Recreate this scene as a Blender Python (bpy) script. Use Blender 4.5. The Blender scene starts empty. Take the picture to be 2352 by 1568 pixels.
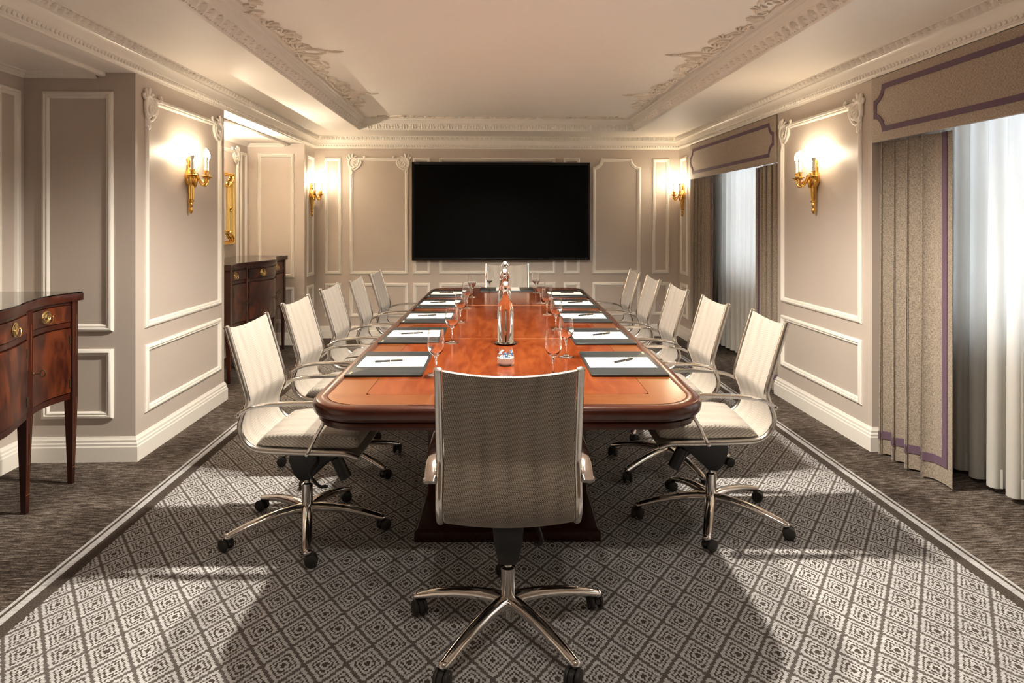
import bpy, bmesh, math, random
from mathutils import Vector, Matrix
random.seed(7)
PI = math.pi
scene = bpy.context.scene
C = scene.collection

# ---------------------------------------------------------------- camera
F_PX, W_PX, H_PX = 1540.0, 2352.0, 1568.0
CAM_H, HORIZON_Y, ROOM_VP_X = 1.40, 506.0, 1117.0
cam_d = bpy.data.cameras.new('camera'); cam = bpy.data.objects.new('camera', cam_d); C.objects.link(cam)
cam_d.sensor_fit = 'HORIZONTAL'; cam_d.sensor_width = 36.0
cam_d.lens = 36.0 * F_PX / W_PX
cam_d.shift_y = -(H_PX / 2 - HORIZON_Y) / W_PX
cam_d.clip_start = 0.05; cam_d.clip_end = 200
YAW = math.atan((W_PX / 2 - ROOM_VP_X) / F_PX)
cam.location = (0, 0, CAM_H); cam.rotation_euler = (PI / 2, 0, -YAW)
scene.camera = cam

# ---------------------------------------------------------------- world, view, large lights
w = bpy.data.worlds.new('daylight'); scene.world = w; w.use_nodes = True
bg = w.node_tree.nodes['Background']
bg.inputs['Color'].default_value = (0.74, 0.85, 1.0, 1); bg.inputs['Strength'].default_value = 1.95
scene.view_settings.view_transform = 'Standard'; scene.view_settings.look = 'None'
scene.view_settings.gamma = 1.0; scene.view_settings.use_curve_mapping = False
scene.view_settings.exposure = 1.58
DOWNLIGHT_W, BULB_STRENGTH, ALCOVE_W = 100.0, 52.0, 26.0

# ---------------------------------------------------------------- room dimensions (metres; camera stands at x = y = 0)
XL, XR, YB, YF = -2.045, 2.345, 8.07, -3.20
XA, XW = -2.68, 2.76                      # back of the alcoves, back of the window recesses
A1, A2 = (1.68, 3.992), (5.315, 7.63)     # alcoves and window recesses along y
ZC, ZS, ZT = 2.26, 2.40, 2.52             # cornice foot, flat ceiling, tray ceiling
TXL, TXR, TYF, TYB = -1.403, 1.664, 0.20, 7.44   # opening of the tray

# ---------------------------------------------------------------- materials
MATS = {}
class X:                                   # small expression helper for shader math
    def __init__(s, nt, so): s.nt, s.so = nt, so
    def _op(s, op, b=None, c=None):
        n = s.nt.nodes.new('ShaderNodeMath'); n.operation = op
        s.nt.links.new(s.so, n.inputs[0])
        for i, v in ((1, b), (2, c)):
            if v is None: continue
            if isinstance(v, X): s.nt.links.new(v.so, n.inputs[i])
            else: n.inputs[i].default_value = v
        return X(s.nt, n.outputs[0])
    def __add__(s, b): return s._op('ADD', b)
    def __sub__(s, b): return s._op('SUBTRACT', b)
    def __mul__(s, b): return s._op('MULTIPLY', b)
    def __truediv__(s, b): return s._op('DIVIDE', b)
    def abs(s): return s._op('ABSOLUTE')
    def fract(s): return s._op('FRACT')
    def floor(s): return s._op('FLOOR')
    def max(s, b): return s._op('MAXIMUM', b)
    def min(s, b): return s._op('MINIMUM', b)
    def gt(s, b): return s._op('GREATER_THAN', b)
    def lt(s, b): return s._op('LESS_THAN', b)
    def sin(s): return s._op('SINE')
def new_mat(name):
    m = bpy.data.materials.new(name); m.use_nodes = True
    nt = m.node_tree; p = nt.nodes['Principled BSDF']
    MATS[name] = m
    return m, nt, p
def rgba(c): return (c[0], c[1], c[2], 1.0)
def mat(name, col, rough=0.5, metal=0.0, **kw):
    m, nt, p = new_mat(name)
    p.inputs['Base Color'].default_value = rgba(col); p.inputs['Roughness'].default_value = rough
    p.inputs['Metallic'].default_value = metal
    for k, v in kw.items(): p.inputs[k.replace('_', ' ')].default_value = v
    return m
def coords(nt, kind='Object'):
    t = nt.nodes.new('ShaderNodeTexCoord'); return t.outputs[kind]
def mapping(nt, src, scale=(1, 1, 1), rot=(0, 0, 0)):
    n = nt.nodes.new('ShaderNodeMapping'); nt.links.new(src, n.inputs[0])
    n.inputs['Scale'].default_value = scale; n.inputs['Rotation'].default_value = rot
    return n.outputs[0]
def noise(nt, vec, scale, detail=4, rough=0.55, dist=0.0):
    n = nt.nodes.new('ShaderNodeTexNoise'); nt.links.new(vec, n.inputs['Vector'])
    n.inputs['Scale'].default_value = scale; n.inputs['Detail'].default_value = detail
    n.inputs['Roughness'].default_value = rough; n.inputs['Distortion'].default_value = dist
    return n.outputs[0]
def ramp(nt, fac, stops, interp='LINEAR'):
    n = nt.nodes.new('ShaderNodeValToRGB'); nt.links.new(fac, n.inputs[0])
    r = n.color_ramp; r.interpolation = interp
    while len(r.elements) < len(stops): r.elements.new(0.5)
    for e, (p, c) in zip(r.elements, stops): e.position = p; e.color = rgba(c)
    return n.outputs[0]
def mixc(nt, fac, a, b, mode='MIX'):
    n = nt.nodes.new('ShaderNodeMix'); n.data_type = 'RGBA'; n.blend_type = mode
    for i, v in ((0, fac), (6, a), (7, b)):
        if isinstance(v, X): v = v.so
        if hasattr(v, 'is_output'): nt.links.new(v, n.inputs[i])
        elif i == 0: n.inputs[0].default_value = v
        else: n.inputs[i].default_value = rgba(v)
    return n.outputs[2]
def bump(nt, p, h, strength=0.2, dist=0.01):
    n = nt.nodes.new('ShaderNodeBump'); nt.links.new(h, n.inputs['Height'])
    n.inputs['Strength'].default_value = strength; n.inputs['Distance'].default_value = dist
    nt.links.new(n.outputs[0], p.inputs['Normal'])
def sep(nt, vec):
    n = nt.nodes.new('ShaderNodeSeparateXYZ'); nt.links.new(vec, n.inputs[0])
    return [X(nt, o) for o in n.outputs]
def comb(nt, x, y, z=None):
    n = nt.nodes.new('ShaderNodeCombineXYZ')
    for i, v in enumerate((x, y, z)):
        if v is not None: nt.links.new(v.so, n.inputs[i])
    return n.outputs[0]

def paint(name, c1, c2, rough, bs=0.06):
    m, nt, p = new_mat(name); v = coords(nt)
    nt.links.new(ramp(nt, noise(nt, v, 3.0, 3), [(0.3, c1), (0.7, c2)]), p.inputs['Base Color'])
    p.inputs['Roughness'].default_value = rough
    bump(nt, p, noise(nt, v, 260, 2), bs, 0.002)
paint('wall_paint', (0.545, 0.470, 0.410), (0.565, 0.488, 0.426), 0.42)
paint('trim_paint', (0.85, 0.80, 0.725), (0.87, 0.82, 0.745), 0.36, 0.02)
paint('ceiling_paint', (0.89, 0.83, 0.765), (0.90, 0.845, 0.78), 0.6, 0.03)
paint('plaster', (0.74, 0.66, 0.56), (0.76, 0.68, 0.58), 0.5, 0.02)
mat('chrome', (0.74, 0.70, 0.66), 0.10, 1.0)
mat('chrome_satin', (0.66, 0.62, 0.57), 0.24, 1.0)
mat('black_plastic', (0.012, 0.011, 0.011), 0.42)
mat('rubber', (0.016, 0.014, 0.013), 0.55)
mat('black_metal', (0.015, 0.014, 0.013), 0.35, 0.3)
mat('screen', (0.0008, 0.0008, 0.0008), 0.38, 0.0, Specular_IOR_Level=0.07)
mat('bezel', (0.005, 0.004, 0.004), 0.3, 0.0, Specular_IOR_Level=0.2)
mat('mark_grey', (0.10, 0.09, 0.09), 0.5)
mat('gold', (0.80, 0.48, 0.12), 0.26, 1.0)
mat('gilt', (0.95, 0.66, 0.22), 0.22, 1.0)
mat('brass', (0.80, 0.60, 0.28), 0.24, 1.0)
mat('dark_brass', (0.12, 0.09, 0.05), 0.4, 0.8)
mat('mirror', (0.86, 0.85, 0.82), 0.02, 1.0)
mat('candle', (0.80, 0.77, 0.70), 0.5)
mat('paper', (0.88, 0.88, 0.86), 0.7)
mat('ceramic', (0.80, 0.78, 0.74), 0.22)
mat('silver', (0.82, 0.78, 0.70), 0.18, 1.0)
mat('foil', (0.75, 0.82, 0.90), 0.25, 0.7)
mat('foil_blue', (0.10, 0.22, 0.40), 0.3, 0.5)
mat('purple', (0.13, 0.078, 0.115), 0.75)
mat('glass', (1, 1, 1), 0.0, 0.0, Transmission_Weight=1.0, IOR=1.5)
mat('water_glass', (0.97, 1.0, 0.985), 0.0, 0.0, Transmission_Weight=1.0, IOR=1.36)
mat('glass_top', (0.93, 1.0, 0.97), 0.02, 0.0, Transmission_Weight=1.0, IOR=1.5)
mat('window_glass', (1, 1, 1), 0.0, 0.0, Transmission_Weight=1.0, IOR=1.02)
mat('gold_print', (0.62, 0.55, 0.36), 0.4, 0.4)
mat('stopper', (0.85, 0.84, 0.81), 0.3)
mat('wire', (0.60, 0.58, 0.55), 0.25, 1.0)
m, nt, p = new_mat('bulb')
p.inputs['Base Color'].default_value = (1, 1, 1, 1); p.inputs['Emission Color'].default_value = (1.0, 0.84, 0.60, 1)
p.inputs['Emission Strength'].default_value = BULB_STRENGTH
m, nt, p = new_mat('lamp_lens')
p.inputs['Emission Color'].default_value = (1.0, 0.93, 0.82, 1); p.inputs['Emission Strength'].default_value = 6.0

def wood(name, cols, stretch=(1, 12, 1), scale=2.0, rough=0.2, coat=0.4, dist=0.6, fig=1.0):
    m, nt, p = new_mat(name); v = coords(nt)
    a = noise(nt, mapping(nt, v, (scale * stretch[0], scale * stretch[1], scale * stretch[2])), 1.0, 6, 0.6, dist)
    b = noise(nt, mapping(nt, v, (scale * .6, scale * .6, scale * .6)), 1.3 * fig, 3, 0.5, 0.8)
    s = (X(nt, a) * 0.6 + X(nt, b) * 0.4)
    nt.links.new(ramp(nt, s.so, cols), p.inputs['Base Color'])
    p.inputs['Roughness'].default_value = rough
    p.inputs['Coat Weight'].default_value = coat; p.inputs['Coat Roughness'].default_value = 0.10
wood('table_field', [(0.30, (0.085, 0.014, 0.004)), (0.47, (0.155, 0.029, 0.007)), (0.62, (0.215, 0.050, 0.012))], (7, 1.2, 1), 3.0, 0.17, 0.10, 1.2)
wood('table_band', [(0.30, (0.092, 0.020, 0.005)), (0.5, (0.155, 0.042, 0.009)), (0.66, (0.205, 0.068, 0.017))], (2, 9, 1), 3.0, 0.17, 0.10, 0.5)
wood('table_edge', [(0.30, (0.030, 0.007, 0.004)), (0.5, (0.052, 0.012, 0.006)), (0.7, (0.070, 0.016, 0.007))], (3, 3, 8), 3.0, 0.20, 0.06, 0.4)
wood('pedestal_wood', [(0.30, (0.016, 0.005, 0.003)), (0.6, (0.035, 0.010, 0.006))], (5, 5, 1), 3.0, 0.25, 0.4, 0.4)
wood('mahogany', [(0.30, (0.014, 0.003, 0.002)), (0.5, (0.036, 0.006, 0.003)), (0.68, (0.065, 0.012, 0.005))], (6, 6, 1), 2.5, 0.30, 0.08, 0.7)
wood('flame_mahogany', [(0.36, (0.009, 0.0025, 0.002)), (0.48, (0.040, 0.007, 0.003)), (0.60, (0.125, 0.027, 0.007))], (2.2, 2.2, 0.9), 3.0, 0.30, 0.08, 1.8, 1.6)
mat('inlay', (0.22, 0.08, 0.03), 0.3)
mat('joint_glint', (0.55, 0.28, 0.14), 0.25)  # light strip colour stands in for the glint along the leaf joints

def weave(name, c1, c2, sc, rough=0.85, stripe=0.0, blotch=0.25):
    m, nt, p = new_mat(name); v = coords(nt)
    x, y, z = sep(nt, v)
    a = noise(nt, mapping(nt, v, (sc * 2.2, sc * 2.2, sc * 0.35)), 1.0, 2)
    b = noise(nt, mapping(nt, v, (sc * .35, sc * .35, sc * 2.2)), 1.0, 2)
    f = (X(nt, a) + X(nt, b)) * 0.5
    col = ramp(nt, f.so, [(0.40, c1), (0.60, c2)])
    nt.links.new(col, p.inputs['Base Color']); p.inputs['Roughness'].default_value = rough
    p.inputs['Sheen Weight'].default_value = 0.15
    bump(nt, p, f.so, 0.35, 0.002)
weave('drape', (0.15, 0.115, 0.086), (0.44, 0.365, 0.285), 280)
weave('pelmet_cloth', (0.20, 0.150, 0.112), (0.50, 0.405, 0.325), 260)

# chair cloth: small dark dashes in herringbone columns (UV: across, along); the rear face uses a browner, darker ramp
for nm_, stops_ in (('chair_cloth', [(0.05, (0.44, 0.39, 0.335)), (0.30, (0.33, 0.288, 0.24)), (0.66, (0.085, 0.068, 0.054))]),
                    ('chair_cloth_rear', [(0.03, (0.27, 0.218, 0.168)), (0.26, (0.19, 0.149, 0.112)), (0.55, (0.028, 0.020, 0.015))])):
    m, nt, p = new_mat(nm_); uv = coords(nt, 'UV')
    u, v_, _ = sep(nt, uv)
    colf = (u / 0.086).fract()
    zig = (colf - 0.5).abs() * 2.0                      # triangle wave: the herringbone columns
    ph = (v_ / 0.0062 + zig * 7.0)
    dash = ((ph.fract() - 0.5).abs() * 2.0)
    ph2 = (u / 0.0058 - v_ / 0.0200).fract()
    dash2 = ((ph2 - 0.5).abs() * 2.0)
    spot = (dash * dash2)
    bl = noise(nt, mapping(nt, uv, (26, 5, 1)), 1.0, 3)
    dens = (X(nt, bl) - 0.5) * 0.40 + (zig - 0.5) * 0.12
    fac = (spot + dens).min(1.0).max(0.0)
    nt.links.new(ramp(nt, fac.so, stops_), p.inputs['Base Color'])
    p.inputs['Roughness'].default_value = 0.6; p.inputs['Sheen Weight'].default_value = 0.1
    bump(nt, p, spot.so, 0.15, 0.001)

# leather pads
m, nt, p = new_mat('leather'); v = coords(nt)
p.inputs['Base Color'].default_value = (0.022, 0.025, 0.026, 1); p.inputs['Roughness'].default_value = 0.33
bump(nt, p, noise(nt, v, 420, 3), 0.25, 0.001)

# sheer curtain
m, nt, p = new_mat('sheer'); nt.nodes.remove(p); out = nt.nodes['Material Output']
tl = nt.nodes.new('ShaderNodeBsdfTranslucent'); df = nt.nodes.new('ShaderNodeBsdfDiffuse'); tr = nt.nodes.new('ShaderNodeBsdfTransparent')
for n in (tl, df): n.inputs['Color'].default_value = (0.86, 0.84, 0.80, 1)
m1 = nt.nodes.new('ShaderNodeMixShader'); m1.inputs[0].default_value = 0.55
nt.links.new(df.outputs[0], m1.inputs[1]); nt.links.new(tl.outputs[0], m1.inputs[2])
m2 = nt.nodes.new('ShaderNodeMixShader'); m2.inputs[0].default_value = 0.12
nt.links.new(m1.outputs[0], m2.inputs[1]); nt.links.new(tr.outputs[0], m2.inputs[2]); nt.links.new(m2.outputs[0], out.inputs[0])

# plain streaky carpet
def streak(nt, v):
    a = noise(nt, mapping(nt, v, (14, 95, 1)), 1.0, 5, 0.72)
    b = noise(nt, mapping(nt, v, (120, 420, 1)), 1.0, 3, 0.75)
    c = noise(nt, v, 1.6, 3)
    return X(nt, a) * 0.5 + X(nt, b) * 0.35 + X(nt, c) * 0.15
m, nt, p = new_mat('carpet_plain'); v = coords(nt)
s = streak(nt, v)
nt.links.new(ramp(nt, s.so, [(0.42, (0.018, 0.012, 0.009)), (0.50, (0.066, 0.050, 0.040)), (0.585, (0.27, 0.228, 0.192))]), p.inputs['Base Color'])
p.inputs['Roughness'].default_value = 0.95; p.inputs['Specular IOR Level'].default_value = 0.1
bump(nt, p, s.so, 0.5, 0.004)
# diamond carpet with striped border (local x measured from the carpet's middle)
m, nt, p = new_mat('carpet_diamond'); v = coords(nt)
x, y, z = sep(nt, v)
GX, GY, Q = 0.1315, 0.1850, 0.0060
wob = X(nt, noise(nt, v, 300, 2)) * 0.002
xq = ((x + wob) / Q).floor() * Q; yq = ((y + wob) / Q).floor() * Q
u = xq / GX; t = yq / GY
fa = ((u + t).fract() - 0.5).abs() * 2.0; fb = ((u - t).fract() - 0.5).abs() * 2.0
mx = fa.max(fb)
rings = ramp(nt, mx.so, [(0.0, (0, 0, 0)), (0.17, (1, 1, 1)), (0.33, (0.0, 0.0, 0.0)), (0.44, (1, 1, 1)), (0.58, (0.03, 0.03, 0.03)), (0.68, (1, 1, 1)), (0.885, (0.10, 0.10, 0.10))], 'CONSTANT')
lightc = ramp(nt, streak(nt, v).so, [(0.36, (0.26, 0.25, 0.245)), (0.52, (0.49, 0.48, 0.475)), (0.64, (0.66, 0.65, 0.645))])
darkc = ramp(nt, noise(nt, v, 220, 2), [(0.35, (0.045, 0.034, 0.028)), (0.65, (0.105, 0.085, 0.072))])
patt = mixc(nt, rings, darkc, lightc)
ax = x.abs(); axq = xq.abs()
HWC = 1.880
inner = axq.lt(HWC - 0.108)
st = (ax.gt(HWC - 0.056) * ax.lt(HWC - 0.026)).max(ax.gt(HWC - 0.014))
bord = mixc(nt, st, darkc, lightc)
nt.links.new(mixc(nt, inner, bord, patt), p.inputs['Base Color'])
p.inputs['Roughness'].default_value = 0.95; p.inputs['Specular IOR Level'].default_value = 0.1
bump(nt, p, noise(nt, v, 500, 2), 0.5, 0.004)

# ---------------------------------------------------------------- mesh helpers
class MB:
    """collects shapes and links them as one mesh object"""
    def __init__(s): s.v, s.f, s.uv = [], [], {}
    def add(s, vs, fs):
        o = len(s.v); s.v += [tuple(q) for q in vs]; s.f += [tuple(i + o for i in f) for f in fs]; return o
    def quad(s, a, b, c, d): s.add([a, b, c, d], [(0, 1, 2, 3)])
    def box(s, x0, x1, y0, y1, z0, z1):
        s.add([(x0, y0, z0), (x1, y0, z0), (x1, y1, z0), (x0, y1, z0), (x0, y0, z1), (x1, y0, z1), (x1, y1, z1), (x0, y1, z1)],
              [(3, 2, 1, 0), (4, 5, 6, 7), (0, 1, 5, 4), (1, 2, 6, 5), (2, 3, 7, 6), (3, 0, 4, 7)])
    def prism(s, poly, z0, z1):
        n = len(poly)
        s.add([(x, y, z0) for x, y in poly] + [(x, y, z1) for x, y in poly],
              [tuple(range(n - 1, -1, -1)), tuple(range(n, 2 * n))] + [(i, (i + 1) % n, n + (i + 1) % n, n + i) for i in range(n)])
    def lathe(s, prof, n=24, o=(0, 0, 0), ax=None, cap=True):
        """prof: (radius, height); axis z, or a direction"""
        A = Vector(ax).normalized() if ax else Vector((0, 0, 1))
        U = A.orthogonal().normalized() if ax else Vector((1, 0, 0)); V = A.cross(U)
        O = Vector(o); vs, fs = [], []
        for r, h in prof:
            for k in range(n):
                a = 2 * PI * k / n
                vs.append(O + A * h + U * (r * math.cos(a)) + V * (r * math.sin(a)))
        for i in range(len(prof) - 1):
            for k in range(n):
                fs.append((i * n + k, i * n + (k + 1) % n, (i + 1) * n + (k + 1) % n, (i + 1) * n + k))
        if cap:
            if prof[0][0] > 1e-6: fs.append(tuple(range(n - 1, -1, -1)))
            if prof[-1][0] > 1e-6: fs.append(tuple((len(prof) - 1) * n + k for k in range(n)))
        s.add(vs, fs)
    def tube(s, pts, r, n=10, up=None, ry=None, closed=False, cap=True):
        """pts: path; r: radius or list; ry: second radius (flat bars); up: reference for the ry direction"""
        P = [Vector(q) for q in pts]; N = len(P)
        R = r if isinstance(r, (list, tuple)) else [r] * N
        RY = ry if isinstance(ry, (list, tuple)) else ([ry] * N if ry else R)
        vs, fs = [], []; prev = None
        for i in range(N):
            if closed: t = P[(i + 1) % N] - P[i - 1]
            else: t = P[min(i + 1, N - 1)] - P[max(i - 1, 0)]
            t = t.normalized() if t.length > 1e-9 else Vector((0, 0, 1))
            if up is not None:
                a = Vector(up).cross(t)
                a = a.normalized() if a.length > 1e-6 else t.orthogonal().normalized()
            elif prev is None: a = t.orthogonal().normalized()
            else:
                a = prev - t * prev.dot(t); a = a.normalized() if a.length > 1e-6 else t.orthogonal().normalized()
            prev = a; b = t.cross(a)
            for k in range(n):
                an = 2 * PI * k / n
                vs.append(P[i] + a * (R[i] * math.cos(an)) + b * (RY[i] * math.sin(an)))
        for i in range(N if closed else N - 1):
            j = (i + 1) % N
            for k in range(n): fs.append((i * n + k, i * n + (k + 1) % n, j * n + (k + 1) % n, j * n + k))
        if cap and not closed: fs += [tuple(range(n - 1, -1, -1)), tuple((N - 1) * n + k for k in range(n))]
        s.add(vs, fs)
    def ball(s, c, r, n=12, m=8):
        rx, ry, rz = (r, r, r) if not isinstance(r, (tuple, list)) else r
        vs = [(c[0], c[1], c[2] - rz)]; fs = []
        for i in range(1, m):
            ph = -PI / 2 + PI * i / m
            for k in range(n):
                a = 2 * PI * k / n
                vs.append((c[0] + rx * math.cos(ph) * math.cos(a), c[1] + ry * math.cos(ph) * math.sin(a), c[2] + rz * math.sin(ph)))
        vs.append((c[0], c[1], c[2] + rz)); L = len(vs) - 1
        for k in range(n): fs.append((0, 1 + (k + 1) % n, 1 + k)); fs.append((L, 1 + (m - 2) * n + k, 1 + (m - 2) * n + (k + 1) % n))
        for i in range(m - 2):
            for k in range(n):
                a = 1 + i * n; fs.append((a + k, a + (k + 1) % n, a + n + (k + 1) % n, a + n + k))
        s.add(vs, fs)
    def grid(s, fn, nu, nv, thick=None):
        """surface fn(i/nu, j/nv); thick: fn giving the back surface"""
        vs = [fn(i / nu, j / nv) for i in range(nu + 1) for j in range(nv + 1)]
        q = lambda i, j: i * (nv + 1) + j
        fs = [(q(i, j), q(i + 1, j), q(i + 1, j + 1), q(i, j + 1)) for i in range(nu) for j in range(nv)]
        if thick:
            o = len(vs); vs += [thick(i / nu, j / nv) for i in range(nu + 1) for j in range(nv + 1)]
            fs += [tuple(o + k for k in reversed(f)) for f in fs]
            rim = [q(i, 0) for i in range(nu)] + [q(nu, j) for j in range(nv)] + [q(i, nv) for i in range(nu, 0, -1)] + [q(0, j) for j in range(nv, 0, -1)]
            for a, b in zip(rim, rim[1:] + rim[:1]): fs.append((b, a, a + o, b + o))
        s.add(vs, fs)
    def sweep(s, path, prof, fmap, closed=True, cap=True):
        """2-D path, profile (offset to the left of travel, height); fmap(u, v, h) -> xyz"""
        n = len(path); k = len(prof); vs, fs = [], []
        P = [Vector(q) for q in path]
        for i in range(n):
            d0 = (P[i] - P[i - 1]) if (closed or i > 0) else (P[1] - P[0])
            d1 = (P[(i + 1) % n] - P[i]) if (closed or i < n - 1) else d0
            d0.normalize(); d1.normalize()
            n0 = Vector((-d0.y, d0.x)); n1 = Vector((-d1.y, d1.x))
            mt = (n0 + n1) / max(0.25, 1 + n0.dot(n1))
            for o, h in prof:
                q = P[i] + mt * o; vs.append(fmap(q.x, q.y, h))
        for i in range(n if closed else n - 1):
            j = (i + 1) % n
            for a in range(k - 1): fs.append((i * k + a, j * k + a, j * k + a + 1, i * k + a + 1))
        if not closed and cap: fs += [tuple(range(k)), tuple((n - 1) * k + a for a in range(k - 1, -1, -1))]
        s.add(vs, fs)
    def xform(s, M, start=0):
        for i in range(start, len(s.v)): s.v[i] = tuple(M @ Vector(s.v[i]))
    def mesh(s, name, smooth=35, bevel=0.0):
        me = bpy.data.meshes.new(name); me.from_pydata(s.v, [], s.f); me.update()
        bm = bmesh.new(); bm.from_mesh(me)
        bmesh.ops.recalc_face_normals(bm, faces=bm.faces)
        if bevel:
            es = [e for e in bm.edges if len(e.link_faces) == 2 and e.calc_face_angle(0) > 0.6]
            bmesh.ops.bevel(bm, geom=es, offset=bevel, segments=2, profile=0.6, affect='EDGES')
        if smooth:
            for f in bm.faces: f.smooth = True
            lim = math.radians(smooth)
            for e in bm.edges: e.smooth = len(e.link_faces) == 2 and e.calc_face_angle(0) < lim
        bm.to_mesh(me); bm.free()
        return me
    def build(s, name, m, parent=None, smooth=35, bevel=0.0):
        return link(name, s.mesh(name, smooth, bevel), m, parent)
def link(name, me, m, parent=None):
    if m and not me.materials: me.materials.append(MATS[m])
    o = bpy.data.objects.new(name, me); C.objects.link(o)
    if parent is not None: o.parent = parent
    return o
def tag(o, label=None, cat=None, group=None, kind=None):
    if label: o['label'] = label
    if cat: o['category'] = cat
    if group: o['group'] = group
    if kind: o['kind'] = kind
    return o
def thing(name, label, cat, loc=(0, 0, 0), rz=0.0, group=None):
    o = bpy.data.objects.new(name, None); C.objects.link(o); o.empty_display_size = 0.05
    o.location = loc; o.rotation_euler = (0, 0, rz)
    return tag(o, label, cat, group)
def copy_tree(o, parent=None):
    c = o.copy(); C.objects.link(c)
    if parent is not None: c.parent = parent
    for ch in list(o.children): copy_tree(ch, c)
    return c
def arc(c, r, a0, a1, n):
    return [(c[0] + r * math.cos(a0 + (a1 - a0) * i / n), c[1] + r * math.sin(a0 + (a1 - a0) * i / n)) for i in range(n + 1)]
def rrect(x0, x1, y0, y1, r, n=8):
    return arc((x1 - r, y0 + r), r, -PI / 2, 0, n) + arc((x1 - r, y1 - r), r, 0, PI / 2, n) + arc((x0 + r, y1 - r), r, PI / 2, PI, n) + arc((x0 + r, y0 + r), r, PI, 1.5 * PI, n)
def smooth_path(pts, n=6):
    """Catmull-Rom through the points"""
    P = [Vector(q) for q in pts]; P = [P[0] * 2 - P[1]] + P + [P[-1] * 2 - P[-2]]; out = []
    for i in range(1, len(P) - 2):
        for k in range(n):
            t = k / n; a, b, c, d = P[i - 1:i + 3]
            out.append(0.5 * ((2 * b) + (c - a) * t + (2 * a - 5 * b + 4 * c - d) * t * t + (3 * b - a - 3 * c + d) * t ** 3))
    out.append(P[-2]); return out

# ---------------------------------------------------------------- the room shell
def struct(name, mb, m, parent=None, **kw):
    o = mb.build(name, m, parent, **kw)
    return tag(o, kind='structure') if parent is None else o
b = MB(); b.box(-2.75, 2.85, YF - 0.05, YB + 0.05, -0.06, 0.0); floor = struct('floor', b, 'carpet_plain', smooth=0)
CARPET_X = 0.150
b = MB(); b.box(-1.88, 1.88, YF + 0.6, 7.55, 0.0, 0.004)
carpet = tag(b.build('carpet', 'carpet_diamond', smooth=0), 'grey and brown diamond-patterned carpet with striped border under the table', 'carpet')
carpet.location = (CARPET_X, 0, 0)

def wall_strip(b, pts, z0, z1):
    for (x0, y0), (x1, y1) in zip(pts, pts[1:]):
        b.quad((x0, y0, z0), (x1, y1, z0), (x1, y1, z1), (x0, y0, z1))
b = MB()
wall_strip(b, [(XL, YF), (XL, A1[0]), (XA, A1[0]), (XA, A1[1]), (XL, A1[1]), (XL, A2[0]), (XA, A2[0]), (XA, A2[1]), (XL, A2[1]), (XL, YB)], 0, ZC)
wall_strip(b, [(XL, YF), (XL, YB)], ZC, ZS + 0.02)
wall_left = struct('wall_left', b, 'wall_paint', smooth=0)
b = MB()
wy = [(a[0] + 0.33, a[1] - 0.33) for a in (A1, A2)]; WZ0, WZ1 = 0.80, 2.20
wall_strip(b, [(XR, YF), (XR, A1[0]), (XW, A1[0])], 0, ZC); wall_strip(b, [(XW, A1[1]), (XR, A1[1]), (XR, A2[0]), (XW, A2[0])], 0, ZC)
wall_strip(b, [(XW, A2[1]), (XR, A2[1]), (XR, YB)], 0, ZC); wall_strip(b, [(XR, YF), (XR, YB)], ZC, ZS + 0.02)
for a, (w0, w1) in zip((A1, A2), wy):
    for z0, z1, y0, y1 in ((0, WZ0, a[0], a[1]), (WZ1, ZC, a[0], a[1]), (WZ0, WZ1, a[0], w0), (WZ0, WZ1, w1, a[1])):
        b.quad((XW, y0, z0), (XW, y1, z0), (XW, y1, z1), (XW, y0, z1))
    for y in (w0, w1): b.quad((XW, y, WZ0), (XW + 0.2, y, WZ0), (XW + 0.2, y, WZ1), (XW, y, WZ1))
    for z in (WZ0, WZ1): b.quad((XW, w0, z), (XW + 0.2, w0, z), (XW + 0.2, w1, z), (XW, w1, z))
    b.quad((XR, a[0], ZC), (XW, a[0], ZC), (XW, a[1], ZC), (XR, a[1], ZC))
wall_right = struct('wall_right', b, 'wall_paint', smooth=0)
b = MB(); wall_strip(b, [(XL - 0.02, YB), (XR + 0.02, YB)], 0, ZS + 0.02); wall_back = struct('wall_back', b, 'wall_paint', smooth=0)
b = MB(); wall_strip(b, [(XL - 0.02, YF), (XR + 0.02, YF)], 0, ZS + 0.02); wall_front = struct('wall_front', b, 'wall_paint', smooth=0)
# flat ceiling with the raised tray, and the alcove ceilings
b = MB()
X0, X1, Y0, Y1 = XL - 0.02, XR + 0.02, YF - 0.02, YB + 0.02
for x0, x1, y0, y1 in ((X0, TXL, Y0, Y1), (TXR, X1, Y0, Y1), (TXL, TXR, Y0, TYF), (TXL, TXR, TYB, Y1)):
    b.quad((x0, y0, ZS), (x1, y0, ZS), (x1, y1, ZS), (x0, y1, ZS))
b.quad((TXL, TYF, ZT), (TXR, TYF, ZT), (TXR, TYB, ZT), (TXL, TYB, ZT))
wall_strip(b, [(TXL, TYF), (TXR, TYF), (TXR, TYB), (TXL, TYB), (TXL, TYF)], ZS, ZT)
for a in (A1, A2): b.quad((XL, a[0], ZC), (XA, a[0], ZC), (XA, a[1], ZC), (XL, a[1], ZC))
ceiling = struct('ceiling', b, 'ceiling_paint', smooth=0)

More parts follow.
